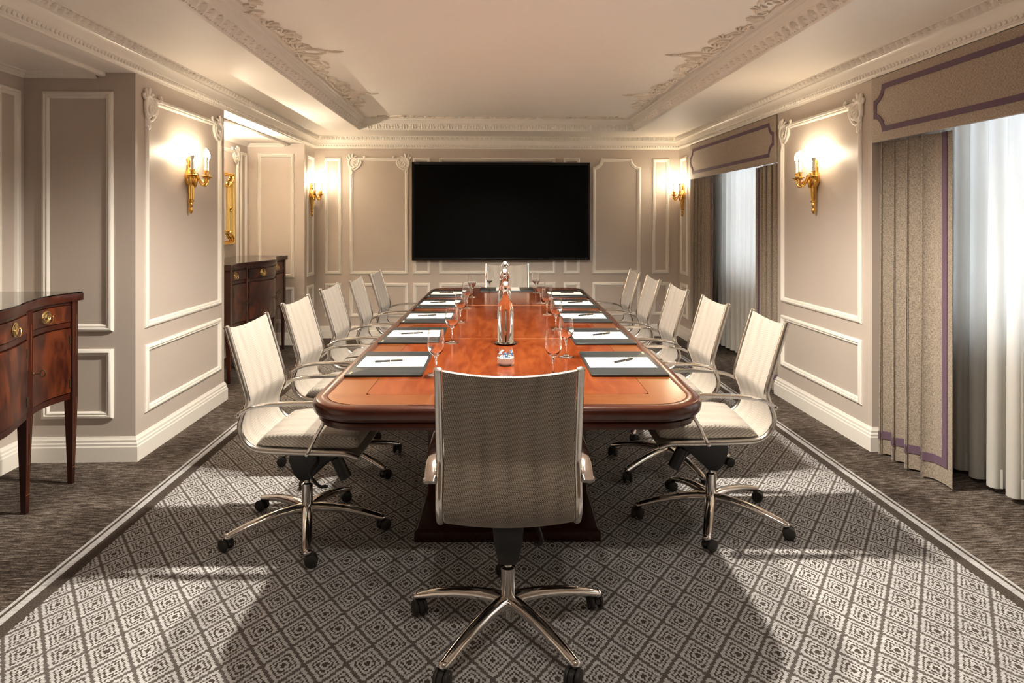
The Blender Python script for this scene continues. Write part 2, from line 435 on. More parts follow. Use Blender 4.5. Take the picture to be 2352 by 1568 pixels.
# baseboards
BB = [(0.0, 0.0), (0.022, 0.0), (0.022, 0.085), (0.018, 0.092), (0.018, 0.104), (0.013, 0.110), (0.013, 0.124), (0.006, 0.134), (0.004, 0.142), (0.0, 0.142)]
XY = lambda u, v, h: (u, v, h)
b = MB(); b.sweep([(XR, YB), (XL, YB)], BB, XY, closed=False); struct('baseboard_back', b, 'trim_paint', smooth=25)
b = MB(); b.sweep([(XL, YB), (XL, A2[1]), (XA, A2[1]), (XA, A2[0]), (XL, A2[0]), (XL, A1[1]), (XA, A1[1]), (XA, A1[0]), (XL, A1[0]), (XL, YF)], BB, XY, closed=False); struct('baseboard_left', b, 'trim_paint', smooth=25)
b = MB(); b.sweep([(XR, YF), (XR, A1[0]), (XW, A1[0]), (XW, A1[1]), (XR, A1[1]), (XR, A2[0]), (XW, A2[0]), (XW, A2[1]), (XR, A2[1]), (XR, YB)], BB, XY, closed=False); struct('baseboard_right', b, 'trim_paint', smooth=25)

# cornice round the room
room = [(XL, YF), (XR, YF), (XR, YB), (XL, YB)]
CO = [(0, 2.258), (0.010, 2.258), (0.012, 2.268), (0.020, 2.272), (0.022, 2.276), (0.032, 2.296), (0.036, 2.300), (0.036, 2.306), (0.038, 2.320), (0.044, 2.336), (0.054, 2.348), (0.060, 2.352), (0.060, 2.358), (0.064, 2.362), (0.078, 2.390), (0.084, 2.392), (0.084, 2.401)]
b = MB(); b.sweep(room, CO, XY); trim_1 = struct('trim_1', b, 'trim_paint', smooth=30)
TR = [(0.0, ZS - 0.004), (0.004, ZS - 0.006), (0.008, ZS + 0.004), (0.010, ZS + 0.012), (0.022, ZS + 0.040), (0.034, ZS + 0.058), (0.040, ZS + 0.062), (0.040, ZS + 0.068), (0.052, ZS + 0.078), (0.066, ZS + 0.096), (0.072, ZS + 0.098), (0.080, ZS + 0.112), (0.092, ZS + 0.116), (0.096, ZT), (0.0, ZT)]
tray = [(TXL, TYF), (TXR, TYF), (TXR, TYB), (TXL, TYB)]
b = MB(); b.sweep(tray, TR, XY); trim_2 = struct('trim_2', b, 'trim_paint', smooth=30)
# carved leaves of the two leaf bands, one object each
def leaf_mesh(wd, ht, dp, name):
    b = MB()
    def f(i, j):
        u = i * 2 - 1; lobe = 1 + 0.16 * math.cos(j * PI * 5)
        wx = wd * 0.5 * (0.55 + 0.45 * math.sin(PI * min(1, j * 0.8 + 0.25))) * lobe
        hgt = dp * (max(0.0, math.cos(u * PI * 0.5)) ** 0.6 * (0.62 + 0.38 * math.cos(u * PI * 3)) * (0.55 + 0.6 * math.sin(0.3 + j * 2.5)) - 0.05)
        return (u * wx, hgt, -ht / 2 + j * ht + dp * 0.25 * math.cos(u * PI * 3))
    b.grid(f, 12, 5)
    return b.mesh(name, 60)
def run_leaves(parent, me, path, step, off, z, tilt, ymin):
    for (x0, y0), (x1, y1) in zip(path, path[1:] + path[:1]):
        L = math.hypot(x1 - x0, y1 - y0); d = ((x1 - x0) / L, (y1 - y0) / L); nrm = (-d[1], d[0])
        n = int((L - 2 * off) / step)
        for k in range(n):
            t = off + (L - 2 * off - n * step) / 2 + (k + 0.5) * step
            px, py = x0 + d[0] * t + nrm[0] * off, y0 + d[1] * t + nrm[1] * off
            if py < ymin or (abs(d[0]) > 0.5 and y0 < 1): continue
            o = link('carved_leaf', me, 'trim_paint', parent)
            o.location = (px, py, z)
            o.rotation_euler = (tilt, 0, math.atan2(d[1], d[0]))
run_leaves(trim_2, leaf_mesh(0.094, 0.054, 0.018, 'carved_leaf'), tray, 0.0985, 0.020, ZS + 0.035, math.radians(-26), 2.5)
run_leaves(trim_1, leaf_mesh(0.054, 0.034, 0.013, 'carved_leaf'), room, 0.0586, 0.070, 2.376, math.radians(-26), 2.5)
# egg band under the cornice, too small to pick apart
b = MB()
for (x0, y0), (x1, y1) in zip(room, room[1:] + room[:1]):
    L = math.hypot(x1 - x0, y1 - y0); d = ((x1 - x0) / L, (y1 - y0) / L); nr = (-d[1], d[0])
    if abs(d[0]) > 0.5 and y0 < 0: continue
    n = int(L / 0.0315)
    for k in range(n):
        t = (k + 0.5) * L / n; px, py = x0 + d[0] * t + nr[0] * 0.028, y0 + d[1] * t + nr[1] * 0.028
        if py < 2.3: continue
        ex = (abs(d[0]) * 0.0115 + abs(nr[0]) * 0.009, abs(d[1]) * 0.0115 + abs(nr[1]) * 0.009, 0.013)
        b.ball((px, py, 2.286), ex, 6, 4)
o = b.build('egg_band', 'trim_paint', trim_1, 60); o['kind'] = 'stuff'
# alcove mouldings: strip under the soffit, small cornice at the alcove walls
ac = [(0, ZC - 0.036), (0.006, ZC - 0.036), (0.010, ZC - 0.026), (0.022, ZC - 0.016), (0.028, ZC - 0.010), (0.040, ZC - 0.008), (0.044, ZC)]
for k, a in enumerate((A1, A2)):
    b = MB(); b.sweep([(XL - 0.215, a[1]), (XA, a[1]), (XA, a[0]), (XL - 0.215, a[0])], ac, XY, closed=False); struct('trim_%d' % (3 + 2 * k), b, 'trim_paint', smooth=25)
    sp = [(0, ZC), (0, ZC - 0.018), (0.006, ZC - 0.022), (0.030, ZC - 0.024), (0.036, ZC - 0.016), (0.044, ZC - 0.012), (0.044, ZC)]
    b = MB(); b.sweep([(XL - 0.170, a[1] - 0.001), (XL - 0.170, a[0] + 0.001)], [(-o_, z) for o_, z in sp], XY, closed=False); struct('trim_%d' % (4 + 2 * k), b, 'trim_paint', smooth=25)

# ---------------------------------------------------------------- wall panels
PM = [(0, 0), (0, 0.007), (0.004, 0.012), (0.012, 0.018), (0.019, 0.019), (0.022, 0.012), (0.027, 0.011), (0.030, 0.014), (0.035, 0.012), (0.040, 0.004), (0.042, 0)]
def panel_path(u0, u1, v0, v1, r=0.0):
    if not r: return [(u0, v0), (u1, v0), (u1, v1), (u0, v1)]
    return [(u0, v0), (u1, v0)] + arc((u1, v1), r, 1.5 * PI, PI, 8) + arc((u0, v1), r, 2 * PI, 1.5 * PI, 8)
# carved corner ornament in (u, v) with depth h: drawn for a top-left corner, mirrored for the right
def ornament_mesh(name, mirror):
    b = MB(); sg = -1 if mirror else 1
    def stroke(pts, r, h=0.010):
        P = smooth_path([(x * sg, y, h) for x, y in pts], 5)
        n = len(P); R = [r * (0.35 + 0.65 * math.sin(PI * min(1, 0.25 + 0.75 * (1 - i / (n - 1))))) for i in range(n)]
        b.tube(P, R, 8, up=(0, 0, 1), ry=[q * 0.9 for q in R])
    body = arc((0.035, -0.035), 0.058, 0, 2 * PI, 18)
    b.prism([(x * sg, y) for x, y in body], 0.0, 0.008)
    stroke([(0.075, 0.005), (0.02, 0.028), (-0.02, 0.0), (-0.024, -0.06), (0.0, -0.085)], 0.014)            # outer C
    stroke([(-0.024, -0.05), (-0.020, -0.09), (0.004, -0.125), (0.012, -0.155), (-0.004, -0.168), (-0.014, -0.152)], 0.013)
    stroke([(0.05, 0.020), (0.09, 0.022), (0.125, 0.010), (0.155, 0.022), (0.160, 0.042), (0.142, 0.044)], 0.013)
    stroke([(0.045, -0.02), (0.075, -0.03), (0.080, -0.065), (0.045, -0.078), (0.018, -0.055), (0.030, -0.030), (0.052, -0.045)], 0.011, 0.014)
    stroke([(0.01, 0.01), (-0.018, 0.035), (-0.022, 0.070)], 0.013)
    stroke([(0.02, 0.012), (0.012, 0.045), (0.022, 0.078)], 0.013)
    stroke([(0.0, 0.005), (-0.035, 0.012), (-0.048, 0.040)], 0.012)
    stroke([(0.03, 0.015), (0.048, 0.040), (0.068, 0.046)], 0.010)
    stroke([(0.006, -0.10), (0.04, -0.115), (0.085, -0.085), (0.115, -0.04), (0.11, -0.005)], 0.012, 0.008)
    return b.mesh(name, 50)
ORN = {False: ornament_mesh('corner_ornament', False), True: ornament_mesh('corner_ornament', True)}
def panel(parent, fmap, u0, u1, v0, v1, r=0.0, orn=False, flip=False):
    """flip: the wall's own u axis runs to the viewer's left"""
    b = MB(); b.sweep(panel_path(u0, u1, v0, v1, r), PM, fmap)
    o = b.build('panel_moulding', 'trim_paint', parent, 30)
    if orn:
        for right in (False, True):
            u = u1 if right else u0
            q = link('corner_ornament', ORN[right], 'trim_paint', o)
            O = Vector(fmap(0, 0, 0)); M = Matrix.Identity(4)
            for c_, vec in enumerate((Vector(fmap(1, 0, 0)) - O, Vector(fmap(0, 1, 0)) - O, Vector(fmap(0, 0, 1)) - O)):
                for r_ in range(3): M[r_][c_] = vec[r_]
            q.matrix_local = Matrix.Translation(fmap(u + (-0.02 if right else 0.02), v1 - 0.03, 0)) @ M
    return o
mL = lambda u, v, h: (XL + h, u, v)
mR = lambda u, v, h: (XR - h, u, v)
mB = lambda u, v, h: (u, YB - h, v)
mA = lambda u, v, h: (XA + h, u, v)
UP, LO = (0.755, 2.150), (0.248, 0.652)
for x0, x1, r, orn in ((-1.924, -1.723, 0, 0), (-1.63, -0.932, 0.105, 1), (-0.875, -0.668, 0, 0), (-0.569, 0.835, 0, 0), (0.93, 1.131, 0, 0), (1.279, 1.869, 0.105, 0), (2.013, 2.221, 0, 0)):
    panel(wall_back, mB, x0, x1, *UP, r, orn); panel(wall_back, mB, x0, x1, *LO)
for wl, mp in ((wall_left, mL), (wall_right, mR)):
    panel(wl, mp, 4.095, 5.235, *UP, 0.105, 1); panel(wl, mp, 4.095, 5.235, *LO)
    panel(wl, mp, 7.715, 7.995, *UP); panel(wl, mp, 7.715, 7.995, *LO)
    panel(wl, mp, 0.2, 1.55, *UP, 0.105, 1); panel(wl, mp, 0.2, 1.55, *LO)
for yy, x0, x1 in ((A1[1], -2.575, -2.170), (A2[1], -2.565, -2.160)):
    mp = lambda u, v, h, yy=yy: (u, yy - h, v)
    panel(wall_left, mp, x0, x1, *UP); panel(wall_left, mp, x0, x1, *LO)
for yy in (A1[0], A2[0]):
    mp = lambda u, v, h, yy=yy: (u, yy + h, v)
    panel(wall_left, mp, -2.565, -2.160, *UP); panel(wall_left, mp, -2.565, -2.160, *LO)
for a in (A1, A2):
    c = (a[0] + a[1]) / 2
    panel(wall_left, mA, c - 0.865, c + 0.865, *UP, 0.105, 1); panel(wall_left, mA, c - 0.865, c + 0.865, *LO)
    for s_ in (-1, 1):
        e = sorted((c + s_ * 0.93, c + s_ * 1.12)); panel(wall_left, mA, e[0], e[1], *UP); panel(wall_left, mA, e[0], e[1], *LO)

# ---------------------------------------------------------------- plaster scrollwork on the tray ceiling
# local frame: u along the edge, w away from the edge (into the ceiling), relief hangs down (-z)
def relief(strokes, name, seed=1):
    rnd = random.Random(seed); b = MB()
    for pts, r in strokes:
        P = smooth_path([(x, y, -0.004) for x, y in pts], 4); n = len(P)
        R = [max(0.0015, r * math.sin(PI * (0.18 + 0.80 * i / (n - 1)))) for i in range(n)]
        b.tube(P, R, 6, up=(0, 0, 1), ry=[q * 1.15 for q in R])
    return b.mesh(name, 60)
def leafspray(u, w, du, dw, s, n=5):
    out = []
    for k in range(n):
        t = k / (n - 1); a = math.atan2(dw, du) + (t - 0.5) * 2.0
        L = s * (1.0 - 0.5 * abs(t - 0.5))
        out.append(([(u, w), (u + math.cos(a) * L * .55, w + math.sin(a) * L * .55), (u + math.cos(a + .35) * L, w + math.sin(a + .35) * L)], 0.011 * s / 0.1))
    return out
def scroll(u, w, r, sgn, start=0.0, turns=1.3):
    pts = []
    for k in range(11):
        t = k / 10; a = start + sgn * turns * 2 * PI * t; q = r * (1 - 0.8 * t); pts.append((u + q * math.cos(a), w + q * math.sin(a)))
    return (pts, r * 0.17)
def edge_strokes(sg):
    st = []
    st += leafspray(sg * 0.10, 0.075, sg, 0.15, 0.12) + leafspray(sg * 0.24, 0.055, sg, 0.5, 0.10)
    st += [scroll(sg * 0.34, 0.075, 0.055, sg), scroll(sg * 0.53, 0.060, 0.045, -sg, PI), scroll(sg * 0.175, 0.115, 0.034, -sg)]
    st += [([(sg * 0.06, 0.03), (sg * 0.22, 0.018), (sg * 0.40, 0.028), (sg * 0.62, 0.022)], 0.012)]
    st += leafspray(sg * 0.44, 0.080, sg * .6, 0.8, 0.085) + leafspray(sg * 0.60, 0.045, sg, 0.3, 0.09)
    st += [([(sg * 0.42, 0.13), (sg * 0.35, 0.155), (sg * 0.27, 0.135)], 0.010), ([(sg * 0.64, 0.02), (sg * 0.69, 0.05), (sg * 0.715, 0.03)], 0.012)]
    return st
def spear_strokes():
    st = []
    for sg in (-1, 1):
        st.append(([(0, 0.02), (sg * 0.055, 0.08), (sg * 0.065, 0.16), (sg * 0.02, 0.225), (0, 0.245)], 0.011))
        st += leafspray(sg * 0.02, 0.05, sg, 0.6, 0.06, 3)
    st += leafspray(0, 0.225, 0, 1, 0.055, 5) + leafspray(0, 0.275, 0, 1, 0.045, 5) + [([(0, 0.24), (0, 0.30), (0, 0.345)], 0.010)]
    return st
SPEAR = relief(spear_strokes(), 'plaster_spear'); SWAG = {s: relief(edge_strokes(s), 'plaster_scroll') for s in (-1, 1)}
def put_relief(me, name, x, y, rz):
    o = link(name, me, 'plaster', ceiling); o.location = (x, y, ZT); o.rotation_euler = (0, 0, rz); return o
E_ = 0.115
for k in range(3):
    y = 4.47 + (k - 1) * 1.47 if k else 3.0
for y in (3.02, 4.48, 5.94):
    for x, rz in ((TXL + E_, -PI / 2), (TXR - E_, PI / 2)):
        put_relief(SPEAR, 'plaster_spear', x, y, rz)
        for s in (-1, 1): put_relief(SWAG[s], 'plaster_scroll', x, y, rz)
for x, s in ((TXL + E_, 1), (TXR - E_, -1)):      # far corners
    put_relief(SWAG[s * -1], 'plaster_scroll', x, 7.33, -PI / 2 if s == 1 else PI / 2)
    put_relief(SWAG[-s], 'plaster_scroll', x + s * 0.02, TYB - E_, PI)
    put_relief(SPEAR, 'plaster_spear', x + s * 0.02, TYB - E_ - 0.02, -PI / 2 * s + s * PI * 0.12)
garl = relief([([(u, 0.03), (u + 0.06, 0.045), (u + 0.14, 0.03)], 0.016) for u in (0.0, 0.16, 0.34, 0.46)] + [scroll(0.29, 0.045, 0.03, 1)], 'plaster_garland')
shell = relief(leafspray(0, 0.02, 0, 1, 0.10, 9) + [([(-0.11, 0.02), (-0.05, 0.05), (0, 0.03), (0.05, 0.05), (0.11, 0.02)], 0.014), scroll(-0.1, 0.035, 0.03, 1), scroll(0.1, 0.035, 0.03, -1)], 'plaster_shell')
put_relief(shell, 'plaster_shell', 0.15, TYB - E_, PI)
put_relief(garl, 'plaster_garland', 0.02, TYB - E_, PI); g2 = put_relief(garl, 'plaster_garland', 0.88, TYB - E_, PI)

# ---------------------------------------------------------------- windows, sheers, drapes, pelmets
for k, (w0, w1) in enumerate(wy):
    b = MB(); X_ = XW + 0.10
    for y0, y1, z0, z1 in ((w0, w0 + 0.06, WZ0, WZ1), (w1 - 0.06, w1, WZ0, WZ1), (w0, w1, WZ0, WZ0 + 0.07), (w0, w1, WZ1 - 0.06, WZ1), (w0, w1, 1.47, 1.53)):
        b.box(X_, X_ + 0.05, y0, y1, z0, z1)
    win = struct('window_%d' % (k + 1), b, 'trim_paint', smooth=0)
    ym = (w0 + w1) / 2
    b = MB(); b.box(X_ + 0.012, X_ + 0.04, ym - 0.015, ym + 0.015, WZ0 + 0.07, WZ1 - 0.06); b.build('glazing_bar', 'trim_paint', win, 0)
    for z0, z1 in ((WZ0 + 0.07, 1.47), (1.53, WZ1 - 0.06)):
        for y0, y1 in ((w0 + 0.06, ym - 0.015), (ym + 0.015, w1 - 0.06)):
            b = MB(); b.box(X_ + 0.022, X_ + 0.026, y0, y1, z0, z1); b.build('pane', 'window_glass', win, 0)
    b = MB(); b.box(XW - 0.03, XW + 0.12, w0 - 0.04, w1 + 0.04, WZ0 - 0.03, WZ0 + 0.005); b.build('window_sill', 'trim_paint', win, 0, 0.004)
    L = bpy.data.lights.new('window_portal', 'AREA'); L.shape = 'RECTANGLE'; L.size = w1 - w0; L.size_y = WZ1 - WZ0
    L.cycles.is_portal = True
    lo = bpy.data.objects.new('window_portal', L); C.objects.link(lo); lo.location = (XW + 0.19, ym, (WZ0 + WZ1) / 2); lo.rotation_euler = (0, PI / 2, 0)
    lo.rotation_euler = (PI / 2, 0, PI / 2)

def folds(y0, y1, xc, amp, n, seed, taper=0.0):
    """plan curve of hanging cloth: point at s in 0..1 and height fraction t"""
    rnd = random.Random(seed); ph = [rnd.uniform(-0.35, 0.35) for _ in range(n * 2 + 3)]; am = [rnd.uniform(0.65, 1.15) for _ in range(n * 2 + 3)]
    def f(s, t):
        q = s * n; i = int(q); fr = q - i
        a0, a1 = ph[i], ph[i + 1]; g = am[i] * (1 - fr) + am[i + 1] * fr
        ang = 2 * PI * q + a0 * (1 - fr) + a1 * fr
        fl = 0.85 + 0.3 * (1 - t)
        y = y0 + (y1 - y0) * s
        return Vector((xc + amp * g * fl * math.cos(ang) + taper * (1 - t), y + 0.26 * amp * math.sin(2 * ang) * fl, 0))
    return f
def cloth(fn, s0, s1, z0, z1, ns, nz, off, hem=0.0):
    """thin sheet along fn; off shifts it towards the room (-x)"""
    def g(i, j, o):
        s = s0 + (s1 - s0) * i; z = z0 + (z1 - z0) * j; t = z / 2.0
        p = fn(s, t); e = 0.004
        d = fn(min(1, s + e), t) - fn(max(0, s - e), t); d.normalize()
        nrm = Vector((-d.y, d.x, 0)) * (1 if d.y > 0 else -1)
        return (p.x + nrm.x * o, p.y + nrm.y * o, z + (hem * math.sin(s * 40) if j == 0 else 0))
    b = MB(); b.grid(lambda i, j: g(i, j, off), ns, nz, lambda i, j: g(i, j, off - 0.004)); return b
def drape(label, y_wall, y_lead, xc, n, seed):
    """y_wall: side tied to the wall, y_lead: leading edge carrying the purple band"""
    t = thing('curtain', label, 'curtain', (0, 0, 0)); base = (xc, (y_wall + y_lead) / 2, 0); t.location = base
    fn0 = folds(y_wall, y_lead, xc, 0.055, n, seed)
    def fn(s, tt):   # the last part hangs flat
        p = fn0(s, tt); k = max(0.0, min(1.0, (s - 0.62) / 0.18)); k = k * k * (3 - 2 * k)
        flat = Vector((xc + 0.015 * math.sin(s * 9), y_wall + (y_lead - y_wall) * s, 0))
        q = p * (1 - k) + flat * k
        return q - Vector(base)
    cloth(fn, 0, 1, 0.012, 1.866, 130, 7, 0.002).build('cloth', 'drape', t, 60)
    cloth(fn, 0.86, 0.93, 0.10, 1.866, 8, 7, 0.0065).build('edge_band', 'purple', t, 60)
    cloth(fn, 0, 0.93, 0.10, 0.145, 100, 1, 0.0062).build('hem_band', 'purple', t, 60)
    return t
drape('taupe curtain with purple band across from the sideboard without a mirror', 3.972, 3.372, 2.398, 5, 3)
drape('taupe curtain against the window-wall sconce pillar, on the side towards the television', 5.36, 5.90, 2.398, 5, 5)
drape('taupe curtain with purple band nearest the television wall', 7.585, 7.05, 2.398, 5, 9)
for lab, y0, y1, seed in (('white sheer curtain in the window across from the sideboard without a mirror', 1.75, 3.93, 4), ('white sheer curtain in the window between the two wall sconces', 5.38, 7.58, 8)):
    t = thing('sheer_curtain', lab, 'curtain', (2.63, (y0 + y1) / 2, 0), 0, 'sheer curtains'); off = Vector((2.63, (y0 + y1) / 2, 0))
    fs = folds(y0, y1, 2.63, 0.046, 17, seed)
    fn = lambda s, tt, fs=fs, off=off: fs(s, tt) - off
    cloth(fn, 0, 1, 0.03, 2.05, 300, 4, 0).build('cloth', 'sheer', t, 60)
    cloth(fn, 0, 1, 0.032, 0.13, 300, 1, -0.006).build('hem', 'sheer', t, 60)
RB = [(0, 0.0), (0, 0.003), (0.030, 0.003), (0.030, 0.0)]
def notched(u0, u1, v0, v1, r, n=6):
    return arc((u0, v0), r, PI / 2, 0, n) + arc((u1, v0), r, PI, PI / 2, n) + arc((u1, v1), r, 1.5 * PI, PI, n) + arc((u0, v1), r, 2 * PI, 1.5 * PI, n)
for lab, a in (('taupe fabric pelmet with purple ribbon across from the sideboard without a mirror', (A1[0] + 0.012, A1[1] - 0.012)), ('taupe fabric pelmet with purple ribbon above the window nearest the television', (A2[0] + 0.012, A2[1] - 0.012))):
    yc = (a[0] + a[1]) / 2; hw = (a[1] - a[0]) / 2
    t = thing('pelmet', lab, 'pelmet', (XR, yc, 1.868))
    b = MB(); b.box(-0.012, 0.010, -hw, hw, 0, 0.386); b.box(0.010, 0.16, -hw, -hw + 0.015, 0, 0.386); b.box(0.010, 0.16, hw - 0.015, hw, 0, 0.386); b.box(0.010, 0.16, -hw, hw, 0.376, 0.386)
    b.build('board', 'pelmet_cloth', t, 35, 0.004)
    b = MB(); b.sweep(notched(-hw + 0.028, hw - 0.028, 0.055, 0.335, 0.085), RB, lambda u, v, h: (-0.0125 - h, u, v))
    b.build('ribbon', 'purple', t, 30)

# ---------------------------------------------------------------- screen
t = thing('television', 'very large black flat-screen television hung on the panelled wall', 'television', (0.178, YB - 0.10, 0.926))
b = MB(); b.box(-1.058, 1.058, 0.0, 0.055, 0, 1.165); b.build('casing', 'bezel', t, 35, 0.004)
b = MB(); b.box(-1.030, 1.030, -0.0015, 0.004, 0.032, 1.135); b.build('screen', 'screen', t, 0)
for x0, x1, z0, z1 in ((-1.058, -1.030, 0, 1.165), (1.030, 1.058, 0, 1.165), (-1.030, 1.030, 0, 0.032), (-1.030, 1.030, 1.135, 1.165)):
    b = MB(); b.box(x0, x1, -0.008, 0.004, z0, z1); b.build('bezel', 'bezel', t, 35, 0.0015)
b = MB()
for k in range(4): b.box(-1.020 + k * 0.011, -1.012 + k * 0.011, -0.0088, -0.008, 1.146, 1.154)
b.build('maker_mark', 'mark_grey', t, 0)
b = MB()
for k, x in enumerate((0.90, 0.925, 0.955, 0.975, 1.0)): b.box(x, x + (0.014 if k < 2 else 0.008), -0.0088, -0.008, 0.011, 0.018)
b.build('control_mark', 'mark_grey', t, 0)
b = MB(); b.box(-0.4, 0.4, 0.055, 0.097, 0.3, 0.85); b.build('wall_bracket', 'black_metal', t, 0)

# ---------------------------------------------------------------- wall sconces (local x out of the wall, z up, origin at the foot of the stem)
def make_sconce():
    t = thing('wall_sconce', 'x', 'sconce', group='gilt wall sconces')
    b = MB()
    b.lathe([(0.0, -0.006), (0.010, 0.004), (0.016, 0.020), (0.013, 0.036), (0.008, 0.042), (0.014, 0.050), (0.016, 0.066), (0.012, 0.076), (0.020, 0.080), (0.021, 0.090), (0.015, 0.094), (0.018, 0.15), (0.022, 0.19), (0.024, 0.20)], 12, (0.026, 0, 0))
    for k in range(6):
        a = -PI / 2 + PI * k / 5
        b.tube([(0.026 + 0.016 * math.cos(a), 0.016 * math.sin(a), 0.098), (0.026 + 0.021 * math.cos(a), 0.021 * math.sin(a), 0.188)], 0.0042, 6)
    b.build('stem', 'gold', t, 50)
    b = MB()
    b.lathe([(0.022, 0.0), (0.030, 0.012), (0.040, 0.03), (0.043, 0.055), (0.036, 0.085), (0.024, 0.10), (0.016, 0.108), (0.017, 0.125), (0.021, 0.133), (0.013, 0.140), (0.014, 0.150), (0.020, 0.165), (0.018, 0.182), (0.010, 0.192), (0.0, 0.196)], 14, (0.020, 0, 0.195))
    for k in range(7):
        a = -PI / 2 + PI * k / 6
        b.tube([(0.02 + 0.036 * math.cos(a), 0.036 * math.sin(a), 0.215), (0.02 + 0.046 * math.cos(a), 0.046 * math.sin(a), 0.25), (0.02 + 0.03 * math.cos(a), 0.03 * math.sin(a), 0.29)], [0.004, 0.006, 0.003], 6)
    b.build('urn', 'gold', t, 50)
    b = MB(); b.lathe([(0.0, 0.0), (0.030, 0.0), (0.034, 0.010), (0.030, 0.018), (0, 0.018)], 16, (0.0, 0, 0.245), (1, 0, 0)); b.build('wall_plate', 'gold', t, 40)
    b = MB(); b.lathe([(0, 0), (0.007, 0.008), (0.012, 0.025), (0.016, 0.05), (0.012, 0.06), (0, 0.062)], 10, (0.058, 0, 0.178)); b.build('pendant', 'gold', t, 50)
    for dx, dy in ((0.088, -0.124), (0.128, 0.0), (0.088, 0.124)):
        L = math.hypot(dx - 0.02, dy); ux, uy = (dx - 0.02) / L, dy / L
        q = lambda r, z: (0.02 + ux * r, uy * r, z)
        b = MB()
        P = smooth_path([q(0.02, 0.262), q(L * .35, 0.268), q(L * .55, 0.232), q(L * .72, 0.198), q(L * .90, 0.196), q(L * 1.0, 0.215), q(L, 0.240)], 6)
        n = len(P); b.tube(P, [0.0085 - 0.002 * math.sin(PI * i / n) for i in range(n)], 8)
        for r_, z_ in ((L * .45, 0.262), (L * .85, 0.214)):
            for s_ in (-1, 1): b.tube([q(r_, z_), (q(r_ - .012, 0)[0] + uy * 0.010 * s_, q(r_ - .012, 0)[1] - ux * 0.010 * s_, z_ + 0.016)], [0.006, 0.002], 6)
        arm = b.build('arm', 'gold', t, 50)
        b = MB()
        b.lathe([(0.006, 0.236), (0.018, 0.240), (0.020, 0.246), (0.016, 0.250), (0.030, 0.252), (0.0335, 0.256), (0.030, 0.259), (0.014, 0.260)], 14, (dx, dy, 0))
        b.build('drip_dish', 'gold', arm, 40)
        b = MB(); b.lathe([(0.012, 0.258), (0.013, 0.268), (0.0125, 0.284), (0.0165, 0.288), (0.0165, 0.293), (0.010, 0.294)], 12, (dx, dy, 0)); b.build('candle_cup', 'gold', arm, 30)
        b = MB(); b.lathe([(0.0105, 0.290), (0.0105, 0.352), (0.0085, 0.354)], 12, (dx, dy, 0)); b.build('candle_tube', 'candle', arm, 30)
        b = MB(); b.lathe([(0.0088, 0.352), (0.009, 0.362), (0.012, 0.366), (0.0155, 0.386)], 12, (dx, dy, 0)); b.build('bulb_base', 'candle', arm, 40)
        b = MB(); b.lathe([(0.0155, 0.386), (0.0175, 0.396), (0.0175, 0.406), (0.014, 0.424), (0.007, 0.440), (0.0, 0.447)], 12, (dx, dy, 0)); b.build('bulb', 'bulb', arm, 60)
    return t
sc0 = make_sconce()
for k, (x, y, rz, lab) in enumerate(((XL, 4.665, 0, 'gilt three-candle wall sconce on the pillar between the two sideboards'), (XL, 7.855, 0, 'gilt three-candle wall sconce in the corner beside the mirror alcove'),
                                   (XR, 4.665, PI, 'gilt three-candle wall sconce on the pillar between the two windows'), (XR, 7.855, PI, 'gilt three-candle wall sconce in the corner between window and screen'))):
    o = sc0 if k == 0 else copy_tree(sc0)
    o.location = (x, y, 1.448); o.rotation_euler = (0, 0, rz); o['label'] = lab

# ---------------------------------------------------------------- mirror in the far alcove
t = thing('mirror', 'gilt-framed mirror with inner gilt border above the far sideboard', 'mirror', (XA, 6.472, 1.15))
MY = lambda u, v, h: (h, u, v)
FR = [(0, 0), (0, 0.030), (0.006, 0.036), (0.014, 0.034), (0.020, 0.026), (0.030, 0.030), (0.036, 0.024), (0.040, 0.012), (0.042, 0)]
b = MB(); b.sweep([(-0.71, 0), (0.71, 0), (0.71, 0.745), (-0.71, 0.745)], FR, MY); b.build('frame', 'gilt', t, 35)
FI = [(0, 0), (0, 0.022), (0.006, 0.027), (0.013, 0.022), (0.018, 0)]
b = MB(); b.sweep([(-0.575, 0.135), (0.575, 0.135), (0.575, 0.61), (-0.575, 0.61)], FI, MY); b.build('inner_frame', 'gilt', t, 35)
b = MB(); b.box(0.002, 0.010, -0.56, 0.56, 0.15, 0.595); b.build('mirror_glass', 'mirror', t, 0)
for u0, u1, v0, v1 in ((-0.675, -0.57, 0.035, 0.71), (0.57, 0.675, 0.035, 0.71), (-0.57, 0.57, 0.035, 0.14), (-0.57, 0.57, 0.605, 0.71)):
    b = MB(); b.box(0.002, 0.009, u0, u1, v0, v1); b.build('border_glass', 'mirror', t, 0)
for su in (-1, 1):
    for v0, v1 in ((0.03, 0.145), (0.715, 0.60)):
        b = MB(); P = smooth_path([(0.02, su * 0.685, v0), (0.03, su * 0.65, v0 * .6 + v1 * .4), (0.03, su * 0.60, v0 * .3 + v1 * .7), (0.02, su * 0.575, v1)], 5)
        b.tube(P, [0.008 + 0.010 * abs(math.sin(i * 1.1)) for i in range(len(P))], 8); b.build('corner_leaf', 'gilt', t, 50)
    b = MB(); b.ball((0.02, su * 0.63, 0.372), (0.014, 0.03, 0.022), 10, 6); b.ball((0.022, su * 0.63, 0.35), (0.012, 0.018, 0.016), 10, 6); b.build('clasp', 'gilt', t, 60)
